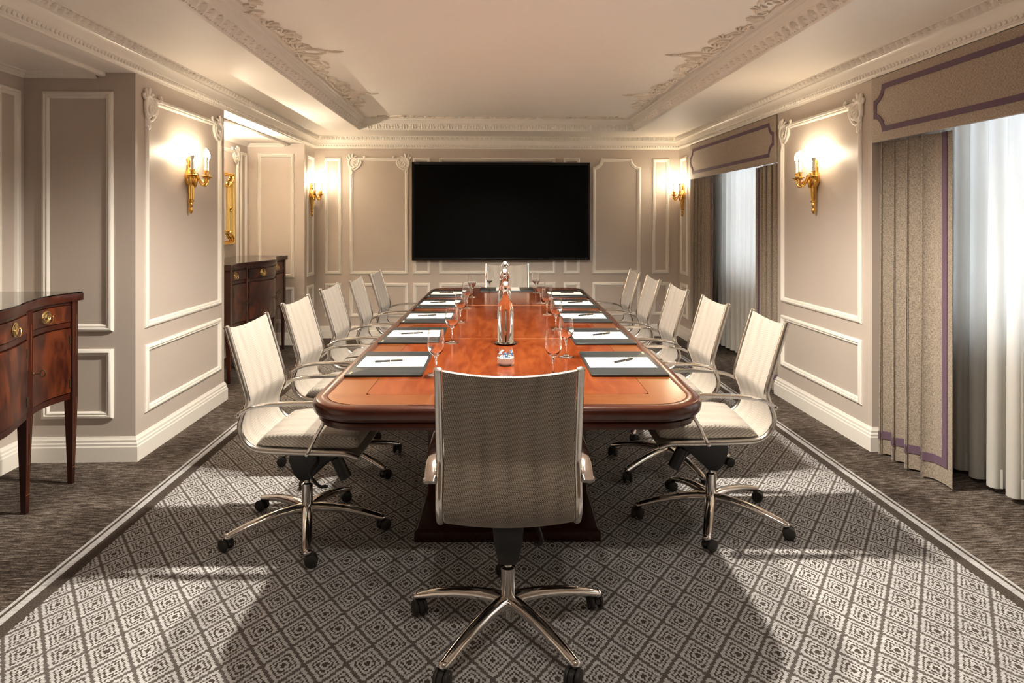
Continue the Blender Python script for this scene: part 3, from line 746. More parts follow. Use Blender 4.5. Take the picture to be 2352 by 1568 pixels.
# brass picture light over the mirror (behind the pillar from the camera)
t = thing('picture_light', 'brass picture light above the gilt-framed mirror', 'lamp', (XA, 6.30, 1.99))
b = MB(); b.lathe([(0, 0), (0.03, 0), (0.03, 0.008), (0, 0.01)], 14, (0, 0, 0), (1, 0, 0)); b.tube(smooth_path([(0.005, 0, 0), (0.06, 0, 0.03), (0.12, 0, 0.03), (0.15, 0, 0.01)], 5), 0.006, 8); b.build('bracket', 'brass', t, 40)
b = MB(); b.tube([(0.15, -0.16, 0), (0.15, 0.16, 0)], 0.018, 12); b.build('shade', 'brass', t, 40)
L = bpy.data.lights.new('picture_lamp', 'AREA'); L.shape = 'RECTANGLE'; L.size = 0.30; L.size_y = 0.03; L.energy = ALCOVE_W; L.color = (1.0, 0.86, 0.66)
lo = bpy.data.objects.new('picture_lamp', L); C.objects.link(lo); lo.parent = t; lo.location = (0.15, 0, 0.022); lo.rotation_euler = (PI, 0, PI / 2)

# ---------------------------------------------------------------- recessed ceiling downlights over the table, plus an added pair for the far chairs
def downlight(x, y, z, e, label, size=math.radians(150), aim=None, blend=0.45):
    t = thing('ceiling_downlight', label, 'light', (x, y, z), 0, 'recessed downlights')
    b = MB(); b.lathe([(0.036, 0.0), (0.050, -0.001), (0.052, -0.004), (0.048, -0.006), (0.036, -0.004)], 20, cap=False); b.build('trim_ring', 'trim_paint', t, 40)
    b = MB(); b.lathe([(0.0, -0.001), (0.037, -0.001)], 20, cap=False); b.build('lens', 'lamp_lens', t, 0)
    L = bpy.data.lights.new('lamp', 'SPOT'); L.energy = e; L.color = (1.0, 0.92, 0.80); L.spot_size = size; L.spot_blend = blend; L.shadow_soft_size = 0.035
    lo = bpy.data.objects.new('lamp', L); C.objects.link(lo); lo.parent = t; lo.location = (0, 0, -0.02)
    if aim: lo.rotation_euler = (Vector(aim) - Vector((x, y, z - 0.02))).to_track_quat('-Z', 'Y').to_euler()
for y, w_ in ((3.20, 'nearest the mint bowl'), (0.95, 'behind the chair with its back turned')):
    for x in (-0.12, 0.40): downlight(x, y, ZT, DOWNLIGHT_W * (1.0 if y > 2 else 0.13), 'small round recessed ceiling downlight over the table axis, ' + w_)
for x in (-0.12, 0.40): downlight(x, 2.70, ZT, 80.0, 'small round ceiling spot added out of view to brighten the far chairs', math.radians(50), (0.15, 5.9, 0.50), 1.0)  # added spot pair that brightens the far chairs, no fixture known there

# ---------------------------------------------------------------- sideboards (local x out from the wall, y along, origin on the floor at the wall side)
SB_H, SB_L, SB_D, BAY = 1.012, 0.79, 0.490, 0.40
def sb_front(t):
    a = abs(t)
    if a < BAY: return SB_D + 0.105 * math.cos(PI * t / (2 * BAY)) ** 1.2
    return SB_D - 0.040 * math.sin(PI * min(1.0, (a - BAY) / (SB_L - BAY)))
def sb_curve(t0, t1, n, off): return [(sb_front(t0 + (t1 - t0) * i / n) + off, t0 + (t1 - t0) * i / n) for i in range(n + 1)]
def curved(b, t0, t1, z0, z1, o0, o1, n=10):
    b.grid(lambda i, j: (sb_front(t0 + (t1 - t0) * i) + o1, t0 + (t1 - t0) * i, z0 + (z1 - z0) * j), n, 1,
           lambda i, j: (sb_front(t0 + (t1 - t0) * i) + o0, t0 + (t1 - t0) * i, z0 + (z1 - z0) * j))
def make_sideboard(label, loc):
    t = thing('sideboard', label, 'sideboard', loc)
    b = MB(); b.prism([(0.03, -SB_L)] + sb_curve(-SB_L, SB_L, 44, -0.02) + [(0.03, SB_L)], 0.455, 0.972); b.build('body', 'mahogany', t, 25)
    b = MB(); e = SB_L + 0.022
    top = [(0.02, -e)] + [(sb_front(max(-SB_L, min(SB_L, q))) + 0.022, q) for q in [(-e + 2 * e * i / 48) for i in range(49)]] + [(0.02, e)]
    b.prism(top, 0.972, SB_H); b.build('top', 'mahogany', t, 25, 0.004)
    b = MB(); b.prism([(x - 0.004, y * 0.996) for x, y in top], SB_H + 0.0005, SB_H + 0.0065); b.build('glass_sheet', 'glass_top', t, 25)
    # face rails, following the curve
    for z0, z1 in ((0.455, 0.485), (0.836, 0.862), (0.956, 0.972)):
        for t0, t1 in ((-SB_L, -BAY), (-BAY, BAY), (BAY, SB_L)):
            b = MB(); curved(b, t0, t1, z0, z1, -0.03, 0.004, 14); b.build('rail', 'mahogany', t, 25)
    # legs run up as stiles
    def leg(x, y, s=0.045):
        b = MB(); h = s / 2; q = h * 0.52
        b.add([(x - q, y - q, 0), (x + q, y - q, 0), (x + q, y + q, 0), (x - q, y + q, 0), (x - q * 1.12, y - q * 1.12, 0.09), (x + q * 1.12, y - q * 1.12, 0.09), (x + q * 1.12, y + q * 1.12, 0.09), (x - q * 1.12, y + q * 1.12, 0.09), (x - h, y - h, 0.46), (x + h, y - h, 0.46), (x + h, y + h, 0.46), (x - h, y + h, 0.46), (x - h, y - h, 0.972), (x + h, y - h, 0.972), (x + h, y + h, 0.972), (x - h, y + h, 0.972)],
              [(3, 2, 1, 0), (12, 13, 14, 15)] + [(a + i, a + (i + 1) % 4, a + 4 + (i + 1) % 4, a + 4 + i) for a in (0, 4, 8) for i in range(4)])
        o = b.build('leg', 'mahogany', t, 20)
        b = MB()
        for s_ in (-1, 1): b.tube([(x + h * 0.9, y + s_ * h * 0.55, 0.46), (x + h + 0.0005, y + s_ * h * 0.55, 0.90)], 0.0012, 4); b.tube([(x + q * 1.15, y + s_ * q * 0.5, 0.10), (x + h, y + s_ * h * 0.55, 0.46)], 0.0010, 4)
        b.tube([(x + q * 1.12, y - q * 1.1, 0.09), (x + q * 1.12, y + q * 1.1, 0.09)], 0.0016, 4)
        b.build('string_inlay', 'inlay', o, 30)
    for y in (-SB_L + 0.022, -BAY, BAY, SB_L - 0.022): leg(sb_front(y) - 0.012, y)
    for y in (-SB_L + 0.022, SB_L - 0.022): leg(0.055, y)
    def frame_at(tt):
        d = 0.002; nx = 1.0; ny = -(sb_front(tt + d) - sb_front(tt - d)) / (2 * d); L = math.hypot(nx, ny)
        return Vector((sb_front(tt), tt, 0)), Vector((nx / L, ny / L, 0))
    def handle(parent, tt, z):
        p, n = frame_at(tt); p = p + n * 0.012; sd = Vector((-n.y, n.x, 0)); U = Vector((0, 0, 1))
        b = MB(); s0 = len(b.v)
        b.lathe([(0.0, 0.006), (0.014, 0.0055), (0.018, 0.003), (0.020, 0.005), (0.030, 0.004), (0.033, 0.0015), (0.033, 0.0)], 20, (0, 0, 0), n)
        b.v = [tuple(Vector((p.x, p.y, z)) + Vector(q) + sd * (Vector(q).dot(sd) * 0.32)) for q in b.v]
        o = b.build('pull_plate', 'brass', parent, 40)
        b = MB(); pts = [Vector((p.x, p.y, z)) + sd * (0.037 * math.cos(a)) + U * (0.029 * math.sin(a) - 0.002) + n * (0.010 + 0.006 * max(0, -math.sin(a))) for a in [PI * (-1.06 + 1.12 * i / 14) for i in range(15)]]
        b.tube(pts, 0.0026, 6); b.build('bail', 'brass', o, 50)
        b = MB()
        for s_ in (-1, 1): q = Vector((p.x, p.y, z)) + sd * (0.037 * s_) + n * 0.008; b.ball(q, 0.005, 8, 6)
        b.build('post', 'brass', o, 60)
    def key(parent, tt, z):
        p, n = frame_at(tt); p = p + n * 0.010; sd = Vector((-n.y, n.x, 0)); c = Vector((p.x, p.y, z))
        b = MB(); b.tube([c, c + n * 0.028], 0.0028, 6)
        ring = [c + n * 0.040 + n * (0.011 * math.cos(a)) + Vector((0, 0, 1)) * (0.016 * math.sin(a)) for a in [2 * PI * i / 14 for i in range(14)]]
        b.tube(ring, 0.0032, 6, closed=True); b.ball(c, (0.006, 0.006, 0.010), 8, 6); b.build('key', 'dark_brass', parent, 50)
    for t0, t1, hs in ((-SB_L + 0.05, -BAY - 0.028, (0.5,)), (-BAY + 0.028, BAY - 0.028, (0.24, 0.76)), (BAY + 0.028, SB_L - 0.05, (0.5,))):
        b = MB(); curved(b, t0, t1, 0.867, 0.952, -0.02, 0.012, 14); d = b.build('drawer', 'flame_mahogany', t, 25)
        for h in hs: handle(d, t0 + (t1 - t0) * h, 0.910)
    for t0, t1, kp in ((-SB_L + 0.05, -BAY - 0.028, 0.94), (-BAY + 0.028, -0.003, 0.93), (0.003, BAY - 0.028, None), (BAY + 0.028, SB_L - 0.05, 0.06)):
        b = MB(); curved(b, t0, t1, 0.492, 0.830, -0.02, 0.012, 12); d = b.build('door', 'flame_mahogany', t, 25)
        if kp is not None: key(d, t0 + (t1 - t0) * kp, 0.655)
        for z in (0.54, 0.77):
            hy = t0 + 0.006 if (kp or 0) > 0.5 else t1 - 0.006; b = MB()
            b.box(sb_front(hy) + 0.008, sb_front(hy) + 0.016, hy - 0.005, hy + 0.005, z - 0.022, z + 0.022)
            b.build('hinge', 'dark_brass', d, 0)
    return t
make_sideboard('bow-fronted mahogany sideboard with glass top and no mirror above it', (XA + 0.0, 2.888, 0))
make_sideboard('bow-fronted mahogany sideboard with glass top under the gilt mirror', (XA + 0.0, 6.610, 0))

# ---------------------------------------------------------------- conference table (local origin on the floor at its middle)
TAB = (0.138, 4.410); TAB_R = math.radians(-1.75); TL, TW, TZ = 4.19, 1.445, 0.75
t = table = thing('conference_table', 'long polished mahogany conference table with rounded corners on panelled pedestals', 'table', (TAB[0], TAB[1], 0), TAB_R)
hx, hy = TW / 2, TL / 2
outer = rrect(-hx, hx, -hy, hy, 0.20, 10)
b = MB()
b.sweep(outer, [(0.062, TZ - 0.006), (0.056, TZ - 0.002), (0.050, TZ), (0.014, TZ), (0.006, TZ - 0.004), (0.001, TZ - 0.012), (0.0, TZ - 0.024), (0.003, TZ - 0.040), (0.010, TZ - 0.050), (0.022, TZ - 0.055), (0.062, TZ - 0.056)], XY)
b.build('edge_moulding', 'table_edge', t, 40)
b = MB()
b.sweep(outer, [(0.05, TZ - 0.054), (0.028, TZ - 0.055), (0.022, TZ - 0.060), (0.021, TZ - 0.070), (0.024, TZ - 0.073), (0.030, TZ - 0.074), (0.030, TZ - 0.084), (0.06, TZ - 0.084)], XY)
b.build('apron', 'table_edge', t, 40)
b = MB(); b.prism(rrect(-hx + 0.052, hx - 0.052, -hy + 0.052, hy - 0.052, 0.15, 8), TZ - 0.080, TZ - 0.012); b.build('under_top', 'pedestal_wood', t, 25)
JY = [-hy + 1.37, hy - 1.37]
def ring_paths():
    o, i = 0.054, 0.192
    def pts(q, r):
        x0, x1, y0, y1 = -hx + q, hx - q, -hy + q, hy - q
        P = arc((x1 - r, y0 + r), r, -PI / 2, 0, 8)
        for y in JY: P += [(x1, y - 0.0009), (x1, y + 0.0009)]
        P += arc((x1 - r, y1 - r), r, 0, PI / 2, 8) + arc((x0 + r, y1 - r), r, PI / 2, PI, 8)
        for y in reversed(JY): P += [(x0, y + 0.0009), (x0, y - 0.0009)]
        return P + arc((x0 + r, y0 + r), r, PI, 1.5 * PI, 8)
    return pts(o, 0.15), pts(i, 0.03)
PO, PI_ = ring_paths(); nP = len(PO)
cuts = [9, 11, 31, 33]      # segments that fall in the joints
b_ = {}
for k in range(nP):
    j = (k + 1) % nP
    if k in cuts: continue
    ym = (PO[k][1] + PO[j][1]) / 2; sec = 0 if ym < JY[0] else (1 if ym < JY[1] else 2)
    sd = 'L' if (PO[k][0] + PO[j][0]) < 0 else 'R'
    key_ = (sec, sd if sec == 1 else '')
    mb = b_.setdefault(key_, MB())
    mb.add([(PO[k][0], PO[k][1], TZ - 0.0005), (PO[j][0], PO[j][1], TZ - 0.0005), (PI_[j][0], PI_[j][1], TZ - 0.0005), (PI_[k][0], PI_[k][1], TZ - 0.0005)], [(0, 1, 2, 3)])
for mb in b_.values(): mb.build('border_band', 'table_band', t, 0)
for y0, y1 in ((-hy + 0.1935, JY[0] - 0.0009), (JY[0] + 0.0009, JY[1] - 0.0009), (JY[1] + 0.0009, hy - 0.1935)):
    b = MB(); b.box(-hx + 0.1935, hx - 0.1935, y0, y1, TZ - 0.012, TZ - 0.0005); b.build('top_leaf', 'table_field', t, 0)
for y in JY:
    b = MB(); b.box(-hx + 0.055, hx - 0.055, y - 0.0014, y + 0.0014, TZ - 0.01, TZ + 0.0003); b.build('joint_glint_strip', 'joint_glint', t, 0)
for yc in (-0.97, 0.97):
    b = MB(); b.sweep([(-0.405, yc - 0.53), (0.405, yc - 0.53), (0.405, yc + 0.53), (-0.405, yc + 0.53)], [(0.0, 0.004), (0.0, 0.046), (0.006, 0.052), (0.012, 0.056), (0.40, 0.056)], XY); b.build('plinth', 'pedestal_wood', t, 20)
    b = MB(); b.box(-0.36, 0.36, yc - 0.20, yc + 0.20, 0.054, TZ - 0.075); b.build('pedestal', 'pedestal_wood', t, 20, 0.004)
    for s_ in (-1, 1):
        b = MB(); b.sweep(panel_path(-0.30, 0.30, 0.12, 0.62), [(0, 0), (0, 0.008), (0.012, 0.012), (0.02, 0.004), (0.022, 0)], lambda u, v, h, s_=s_, yc=yc: (u * -s_, yc + s_ * (0.20 + h), v)); b.build('pedestal_panel', 'table_edge', t, 25)
    for sx in (-1, 1):
        for sy in (-1, 1): b = MB(); b.box(sx * 0.36 - 0.02, sx * 0.36 + 0.02, yc + sy * 0.20 - 0.02, yc + sy * 0.20 + 0.02, 0.055, TZ - 0.076); b.build('pedestal_post', 'table_edge', t, 20, 0.003)

# ---------------------------------------------------------------- chair (local x = the way it faces, origin on the floor under the gas lift)
def side_profile(n=7):
    P = [(-0.268, 0.945), (-0.238, 0.845), (-0.208, 0.745), (-0.186, 0.668), (-0.182, 0.640), (-0.190, 0.610), (-0.205, 0.570), (-0.213, 0.535), (-0.207, 0.495), (-0.180, 0.458), (-0.140, 0.438), (-0.09, 0.432), (0.0, 0.428), (0.15, 0.424), (0.235, 0.420), (0.285, 0.404)]
    return [(v.x, v.y) for v in smooth_path([(a, b_) for a, b_ in P], n)]
HWD = 0.216      # half distance between the tubes
def make_chair():
    t = thing('office_chair', 'x', 'chair', group='office chairs around the table')
    pr = side_profile(5)
    for s_ in (-1, 1):
        b = MB(); b.tube([(x, s_ * HWD, z) for x, z in pr], 0.0122, 12)
        b.lathe([(0.0122, 0), (0.0130, 0.002), (0.0124, 0.008), (0.006, 0.011), (0, 0.012)], 12, (pr[0][0], s_ * HWD, pr[0][1] - 0.002), (-0.27, 0, 0.96))
        b.build('side_frame', 'chrome_satin', t, 50)
        # flat looped armrest
        A = smooth_path([(-0.214, 0.588), (-0.185, 0.606), (-0.135, 0.626), (-0.06, 0.636), (0.04, 0.640), (0.11, 0.639), (0.150, 0.626), (0.160, 0.598), (0.145, 0.555), (0.116, 0.505), (0.094, 0.462), (0.075, 0.424)], 4)
        n = len(A); W_ = [0.0175 if i < n * 0.62 else 0.0175 - 0.0085 * min(1, (i - n * 0.62) / (n * 0.25)) for i in range(n)]
        b = MB(); b.tube([(v.x, s_ * (HWD + 0.0135 + W_[i]), v.y) for i, v in enumerate(A)], W_, 10, up=(0, 0, 1) if False else None, ry=None)
        # rebuild as a flat bar: rectangular section
        b = MB(); vs = []; th = 0.0058
        for i, v in enumerate(A):
            d = (A[min(i + 1, n - 1)] - A[max(i - 1, 0)]).normalized(); nx, nz = -d.y, d.x
            y0 = HWD + 0.0125; y1 = y0 + 2 * W_[i]
            for yy, hh in ((y0, -th), (y0 + 0.004, -th * 1.25), (y1 - 0.004, -th * 1.25), (y1, -th * .6), (y1, th * .6), (y1 - 0.006, th * 1.25), (y0 + 0.006, th * 1.25), (y0, th)):
                vs.append((v.x + nx * hh, s_ * yy, v.y + nz * hh))
        fs = [(i * 8 + k, i * 8 + (k + 1) % 8, (i + 1) * 8 + (k + 1) % 8, (i + 1) * 8 + k) for i in range(n - 1) for k in range(8)] + [tuple(range(7, -1, -1)), tuple((n - 1) * 8 + k for k in range(8))]
        b.add(vs, fs); arm = b.build('armrest', 'chrome', t, 50)
        b = MB()
        for x, z in ((-0.205, 0.592), (0.077, 0.428)): b.lathe([(0.009, -0.006), (0.009, 0.001), (0.006, 0.003), (0.0, 0.003)], 10, (x, s_ * (HWD + 0.0125 + (0.035 if z > 0.5 else 0.018)), z), (0, s_, 0))
        b.build('arm_bolt', 'chrome', arm, 40)
    # sling of cloth between the tubes (UV: across, along)
    pr2 = side_profile(3); cum = [0.0]
    for q, r in zip(pr2, pr2[1:]): cum.append(cum[-1] + math.hypot(r[0] - q[0], r[1] - q[1]))
    nU = 10; vs, fs, uvs = [], [], []
    def nrm(i):
        a, c = pr2[max(0, i - 1)], pr2[min(len(pr2) - 1, i + 1)]; dx, dz = c[0] - a[0], c[1] - a[1]; L = math.hypot(dx, dz); return (-dz / L, dx / L)
    for side in (0, 1):
        for i, (x, z) in enumerate(pr2):
            nx, nz = nrm(i)
            for k in range(nU + 1):
                u = -1 + 2 * k / nU; sag = 0.016 * (1 - u * u) * (1.0 if i < len(pr2) * 0.6 else 0.5)
                o = -sag + (0.004 if side == 0 else -0.004)
                dip = -0.012 * (1 - u * u) if i == 0 else 0
                vs.append((x + nx * -o * -1, u * (HWD - 0.0135), z + nz * o + dip)); uvs.append((u * (HWD - 0.009), cum[i]))
    q = lambda s_, i, k: s_ * len(pr2) * (nU + 1) + i * (nU + 1) + k
    for i in range(len(pr2) - 1):
        for k in range(nU):
            fs.append((q(0, i, k), q(0, i, k + 1), q(0, i + 1, k + 1), q(0, i + 1, k))); fs.append((q(1, i, k), q(1, i + 1, k), q(1, i + 1, k + 1), q(1, i, k + 1)))
    for i in range(len(pr2) - 1):
        for k in (0, nU): fs.append((q(0, i, k), q(0, i + 1, k), q(1, i + 1, k), q(1, i, k)))
    for k in range(nU):
        for i in (0, len(pr2) - 1): fs.append((q(0, i, k), q(0, i, k + 1), q(1, i, k + 1), q(1, i, k)))
    def uvmesh(name, vs, fs, uvs, smooth=40):
        b = MB(); b.add(vs, fs); me = b.mesh(name, smooth); L = me.uv_layers.new(name='UVMap')
        for lp in me.loops: L.data[lp.index].uv = uvs[lp.vertex_index]
        return me
    link('sling', uvmesh('sling', vs, fs, uvs), 'chair_cloth', t)
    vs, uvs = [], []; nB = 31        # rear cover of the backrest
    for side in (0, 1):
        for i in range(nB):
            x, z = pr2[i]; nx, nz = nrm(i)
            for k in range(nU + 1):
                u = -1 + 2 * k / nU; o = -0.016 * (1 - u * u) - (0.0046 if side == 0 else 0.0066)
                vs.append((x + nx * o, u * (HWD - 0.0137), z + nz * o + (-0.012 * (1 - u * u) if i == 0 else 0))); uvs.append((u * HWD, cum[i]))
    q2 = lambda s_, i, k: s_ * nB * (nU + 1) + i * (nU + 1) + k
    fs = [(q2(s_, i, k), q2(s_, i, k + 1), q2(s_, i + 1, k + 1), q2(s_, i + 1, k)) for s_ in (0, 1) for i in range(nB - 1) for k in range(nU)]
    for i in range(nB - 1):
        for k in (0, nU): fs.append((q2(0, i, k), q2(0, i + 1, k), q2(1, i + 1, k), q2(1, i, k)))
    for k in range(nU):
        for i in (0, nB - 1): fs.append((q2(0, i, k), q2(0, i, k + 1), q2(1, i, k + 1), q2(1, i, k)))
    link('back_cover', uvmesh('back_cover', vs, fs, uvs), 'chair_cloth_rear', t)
    # seam across the small of the back
    # seat cushion: soft box with bevelled rear edge
    sec = [(-0.155, 0.452), (-0.135, 0.476), (-0.118, 0.490), (-0.06, 0.497), (0.05, 0.499), (0.17, 0.497), (0.245, 0.490), (0.272, 0.478), (0.280, 0.458), (0.274, 0.438), (0.24, 0.432), (0.1, 0.434), (-0.06, 0.440), (-0.13, 0.443)]
    vs, fs, uvs = [], [], []; ks = [-1, -0.985, -0.94, -0.6, -0.2, 0.2, 0.6, 0.94, 0.985, 1]; nS = len(sec)
    for u in ks:
        e = 0.0 if abs(u) <= 0.94 else (0.35 if abs(u) < 0.99 else 1.0)
        for i, (x, z) in enumerate(sec):
            zc, xc = 0.465, 0.06
            vs.append((x + (xc - x) * 0.05 * e, u * 0.194, z + (zc - z) * 0.38 * e + (0.006 * (1 - u * u) if z > 0.48 else 0))); uvs.append((u * 0.197 + (0.3 if abs(u) > 0.98 and False else 0), x + z))
    for a in range(len(ks) - 1):
        for i in range(nS): j = (i + 1) % nS; fs.append((a * nS + i, a * nS + j, (a + 1) * nS + j, (a + 1) * nS + i))
    fs += [tuple(range(nS - 1, -1, -1)), tuple((len(ks) - 1) * nS + i for i in range(nS))]
    link('seat_cushion', uvmesh('seat_cushion', vs, fs, uvs, 50), 'chair_cloth', t)
    for x, z in ((-0.02, 0.420), (0.15, 0.414)):
        b = MB(); b.tube([(x, -HWD, z), (x, HWD, z)], 0.009, 8, ry=0.006, up=(0, 0, 1)); b.build('cross_bar', 'black_metal', t, 40)
    # tilt mechanism
    b = MB(); b.box(-0.075, 0.175, -0.085, 0.085, 0.385, 0.414); b.build('seat_plate', 'black_metal', t, 30, 0.006)
    b = MB()
    prof = [(-0.060, 0.388), (0.165, 0.388), (0.165, 0.365), (0.10, 0.315), (0.045, 0.262), (0.02, 0.236), (-0.025, 0.232), (-0.05, 0.262), (-0.07, 0.33)]
    hw_ = lambda z: 0.030 + 0.022 * min(1, max(0, (z - 0.235) / 0.10))
    b.add([(x, -hw_(z), z) for x, z in prof] + [(x, hw_(z), z) for x, z in prof], [tuple(range(9)), tuple(range(17, 8, -1))] + [(i, (i + 1) % 9, 9 + (i + 1) % 9, 9 + i) for i in range(9)])
    b.build('tilt_housing', 'black_plastic', t, 30, 0.010)
    b = MB(); b.tube(smooth_path([(0.06, -0.05, 0.36), (0.075, -0.09, 0.34), (0.05, -0.115, 0.30), (0.09, -0.12, 0.25), (0.12, -0.10, 0.24)], 4), 0.007, 8); b.build('tilt_lever', 'black_plastic', t, 50)
    b = MB(); b.tube([(0.13, 0.0, 0.33), (0.175, 0.0, 0.24)], 0.028, 12); b.build('tension_knob', 'black_plastic', t, 40)
    b = MB(); b.lathe([(0.0125, 0.20), (0.0125, 0.262)], 14); b.build('gas_piston', 'chrome', t, 40)
    b = MB(); b.lathe([(0.024, 0.096), (0.024, 0.205), (0.025, 0.206), (0.025, 0.216), (0.014, 0.220)], 18); b.build('gas_sleeve', 'chrome', t, 40)
    b = MB(); b.lathe([(0.0, 0.050), (0.022, 0.050), (0.024, 0.072), (0.036, 0.088), (0.038, 0.106), (0.032, 0.116), (0.0245, 0.120)], 20); b.build('base_hub', 'chrome', t, 40)
    RAD = 0.335
    for k in range(5):
        a = 2 * PI * k / 5; ca, sa = math.cos(a), math.sin(a)
        b = MB(); P = [(0.020, 0.103), (0.06, 0.108), (0.12, 0.106), (0.19, 0.098), (0.26, 0.084), (0.315, 0.070), (RAD + 0.004, 0.063)]
        vs = []; n8 = 10
        for i, (r_, z) in enumerate(P):
            wd = 0.0270 - 0.0090 * i / 6; hh = 0.0250 - 0.0115 * i / 6
            for m_ in range(n8):
                an = 2 * PI * m_ / n8; yy = wd * math.cos(an); zz = hh * math.sin(an) * (1.0 if math.sin(an) > 0 else 0.75)
                vs.append((r_ * ca - yy * sa, r_ * sa + yy * ca, z + zz))
        fs = [(i * n8 + m_, i * n8 + (m_ + 1) % n8, (i + 1) * n8 + (m_ + 1) % n8, (i + 1) * n8 + m_) for i in range(6) for m_ in range(n8)] + [tuple(range(n8 - 1, -1, -1)), tuple(6 * n8 + m_ for m_ in range(n8))]
        b.add(vs, fs); b.ball(((RAD + 0.002) * ca, (RAD + 0.002) * sa, 0.064), (0.0180, 0.0180, 0.0135), 12, 6)
        b.build('leg', 'chrome', t, 55)
        # twin-wheel caster, swivelled
        sw = a + (0.9, 2.4, 0.3, -1.1, 1.6)[k]; cs, sn = math.cos(sw), math.sin(sw); O = Vector((RAD * ca, RAD * sa, 0)); D = Vector((cs, sn, 0)); S = Vector((-sn, cs, 0))
        cx = O + D * 0.014
        b = MB(); b.lathe([(0.009, 0.040), (0.009, 0.060)], 10, tuple(O)); s0 = len(b.v)
        hood = []
        for i in range(9):
            an = PI * (-0.05 + 1.0 * i / 8); hood.append((0.0285 * math.cos(an), 0.027 + 0.0275 * math.sin(an)))
        hv = [cx + D * x + S * y + Vector((0, 0, z)) for y in (-0.008, 0.008) for x, z in hood]; nh = len(hood)
        b.add(hv, [tuple(range(nh)), tuple(range(2 * nh - 1, nh - 1, -1))] + [(i, i + 1, nh + i + 1, nh + i) for i in range(nh - 1)] + [(nh - 1, 0, nh, 2 * nh - 1)])
        cst = b.build('caster', 'black_plastic', t, 40)
        for s_ in (-1, 1):
            b = MB(); b.lathe([(0.0, 0.0), (0.020, 0.0), (0.0255, 0.003), (0.0265, 0.008), (0.0255, 0.013), (0.018, 0.0165), (0.0, 0.0165)], 18, tuple(cx + S * (s_ * 0.009) + Vector((0, 0, 0.0265 + 0.004))), S * s_)
            b.build('wheel', 'rubber', cst, 40)
    return t
ch0 = make_chair()
ORD = ('first', 'second', 'third', 'fourth', 'fifth')
spots = []
for k, (x, y) in enumerate(((-0.805, 3.05), (-0.812, 3.84), (-0.800, 4.60), (-0.735, 5.19), (-0.700, 5.885))):
    spots.append((x, y, TAB_R + math.radians((-1.5, -1, 0, 2, 0)[k]), 'woven grey office chair on the sideboard side, %s from the chair with its back turned' % ORD[k]))
for k, (x, y) in enumerate(((1.050, 3.10), (1.025, 3.75), (1.030, 4.48), (1.040, 5.21), (1.048, 5.90))):
    spots.append((x, y, PI + TAB_R + math.radians((-1.5, 1, 0, 0, 0)[k]), 'woven grey office chair on the window side, %s from the chair with its back turned' % ORD[k]))
spots.append((0.074, 2.285, PI / 2 + TAB_R * 0.5, 'grey office chair at the table end without a pad, its back turned'))
spots.append((0.205, 6.60, -PI / 2 + TAB_R, 'grey office chair at the head of the table below the television'))
for k, (x, y, rz, lab) in enumerate(spots):
    o = ch0 if k == 0 else copy_tree(ch0)
    o.location = (x, y, 0.004); o.rotation_euler = (0, 0, rz); o['label'] = lab
    if k in (1, 3, 6, 8):      # these bases are swivelled
        for c in o.children:
            if c.name.split('.')[0] in ('leg', 'caster'): c.rotation_euler = (0, 0, PI / 5)

# ---------------------------------------------------------------- table setting
def ontable(px, py): return (px, py, TZ)
def make_pad():
    t = thing('desk_pad', 'x', 'desk pad', group='black leather desk pads')
    b = MB(); b.prism(rrect(-0.163, 0.163, -0.25, 0.25, 0.012, 4), 0.0, 0.009); b.build('board', 'leather', t, 40, 0.003)
    b = MB(); b.sweep(rrect(-0.158, 0.158, -0.245, 0.245, 0.010, 4), [(0, 0.0088), (0.0008, 0.0096), (0.0016, 0.0088)], XY); b.build('stitching', 'black_plastic', t, 30)
    # small gilt emblem in the corner nearest the sitter
    b = MB()
    def st(pts): b.tube([(x, y, 0.0092) for x, y in pts], 0.0009, 4, ry=0.0004, up=(0, 0, 1))
    st([(-0.147, -0.226), (-0.137, -0.223), (-0.147, -0.219)]); st([(-0.140, -0.228), (-0.140, -0.216)])
    for k in range(3): y = -0.212 + k * 0.009; st([(-0.146, y), (-0.138, y), (-0.138, y + 0.006), (-0.146, y + 0.006), (-0.146, y)])
    b.build('emblem', 'gold_print', t, 0)
    return t
def make_pen():
    t = thing('pen', 'x', 'pen', group='black pens')
    b = MB(); b.tube([(-0.056, 0, 0.005), (0.010, 0, 0.005)], 0.0046, 10); b.build('barrel', 'black_plastic', t, 40)
    b = MB(); b.tube([(0.012, 0, 0.005), (0.062, 0, 0.005), (0.068, 0, 0.005)], [0.005, 0.005, 0.003], 10); b.build('cap', 'black_plastic', t, 40)
    b = MB(); b.lathe([(0.0052, 0), (0.0052, 0.0025)], 10, (0.0098, 0, 0.005), (1, 0, 0)); b.build('ring', 'gold', t, 40)
    b = MB(); b.tube([(-0.056, 0, 0.005), (-0.064, 0, 0.005), (-0.067, 0, 0.005)], [0.004, 0.0015, 0.0008], 8); b.build('tip', 'silver', t, 40)
    b = MB(); b.box(0.030, 0.062, -0.0012, 0.0012, 0.0098, 0.0112); b.build('clip', 'gold', t, 0)
    return t
b = MB(); b.box(-0.146, 0.146, -0.108, 0.108, 0, 0.0012); sheet_me = b.mesh('paper_sheet', 0)
pad0, pen0 = make_pad(), make_pen(); used = [0]
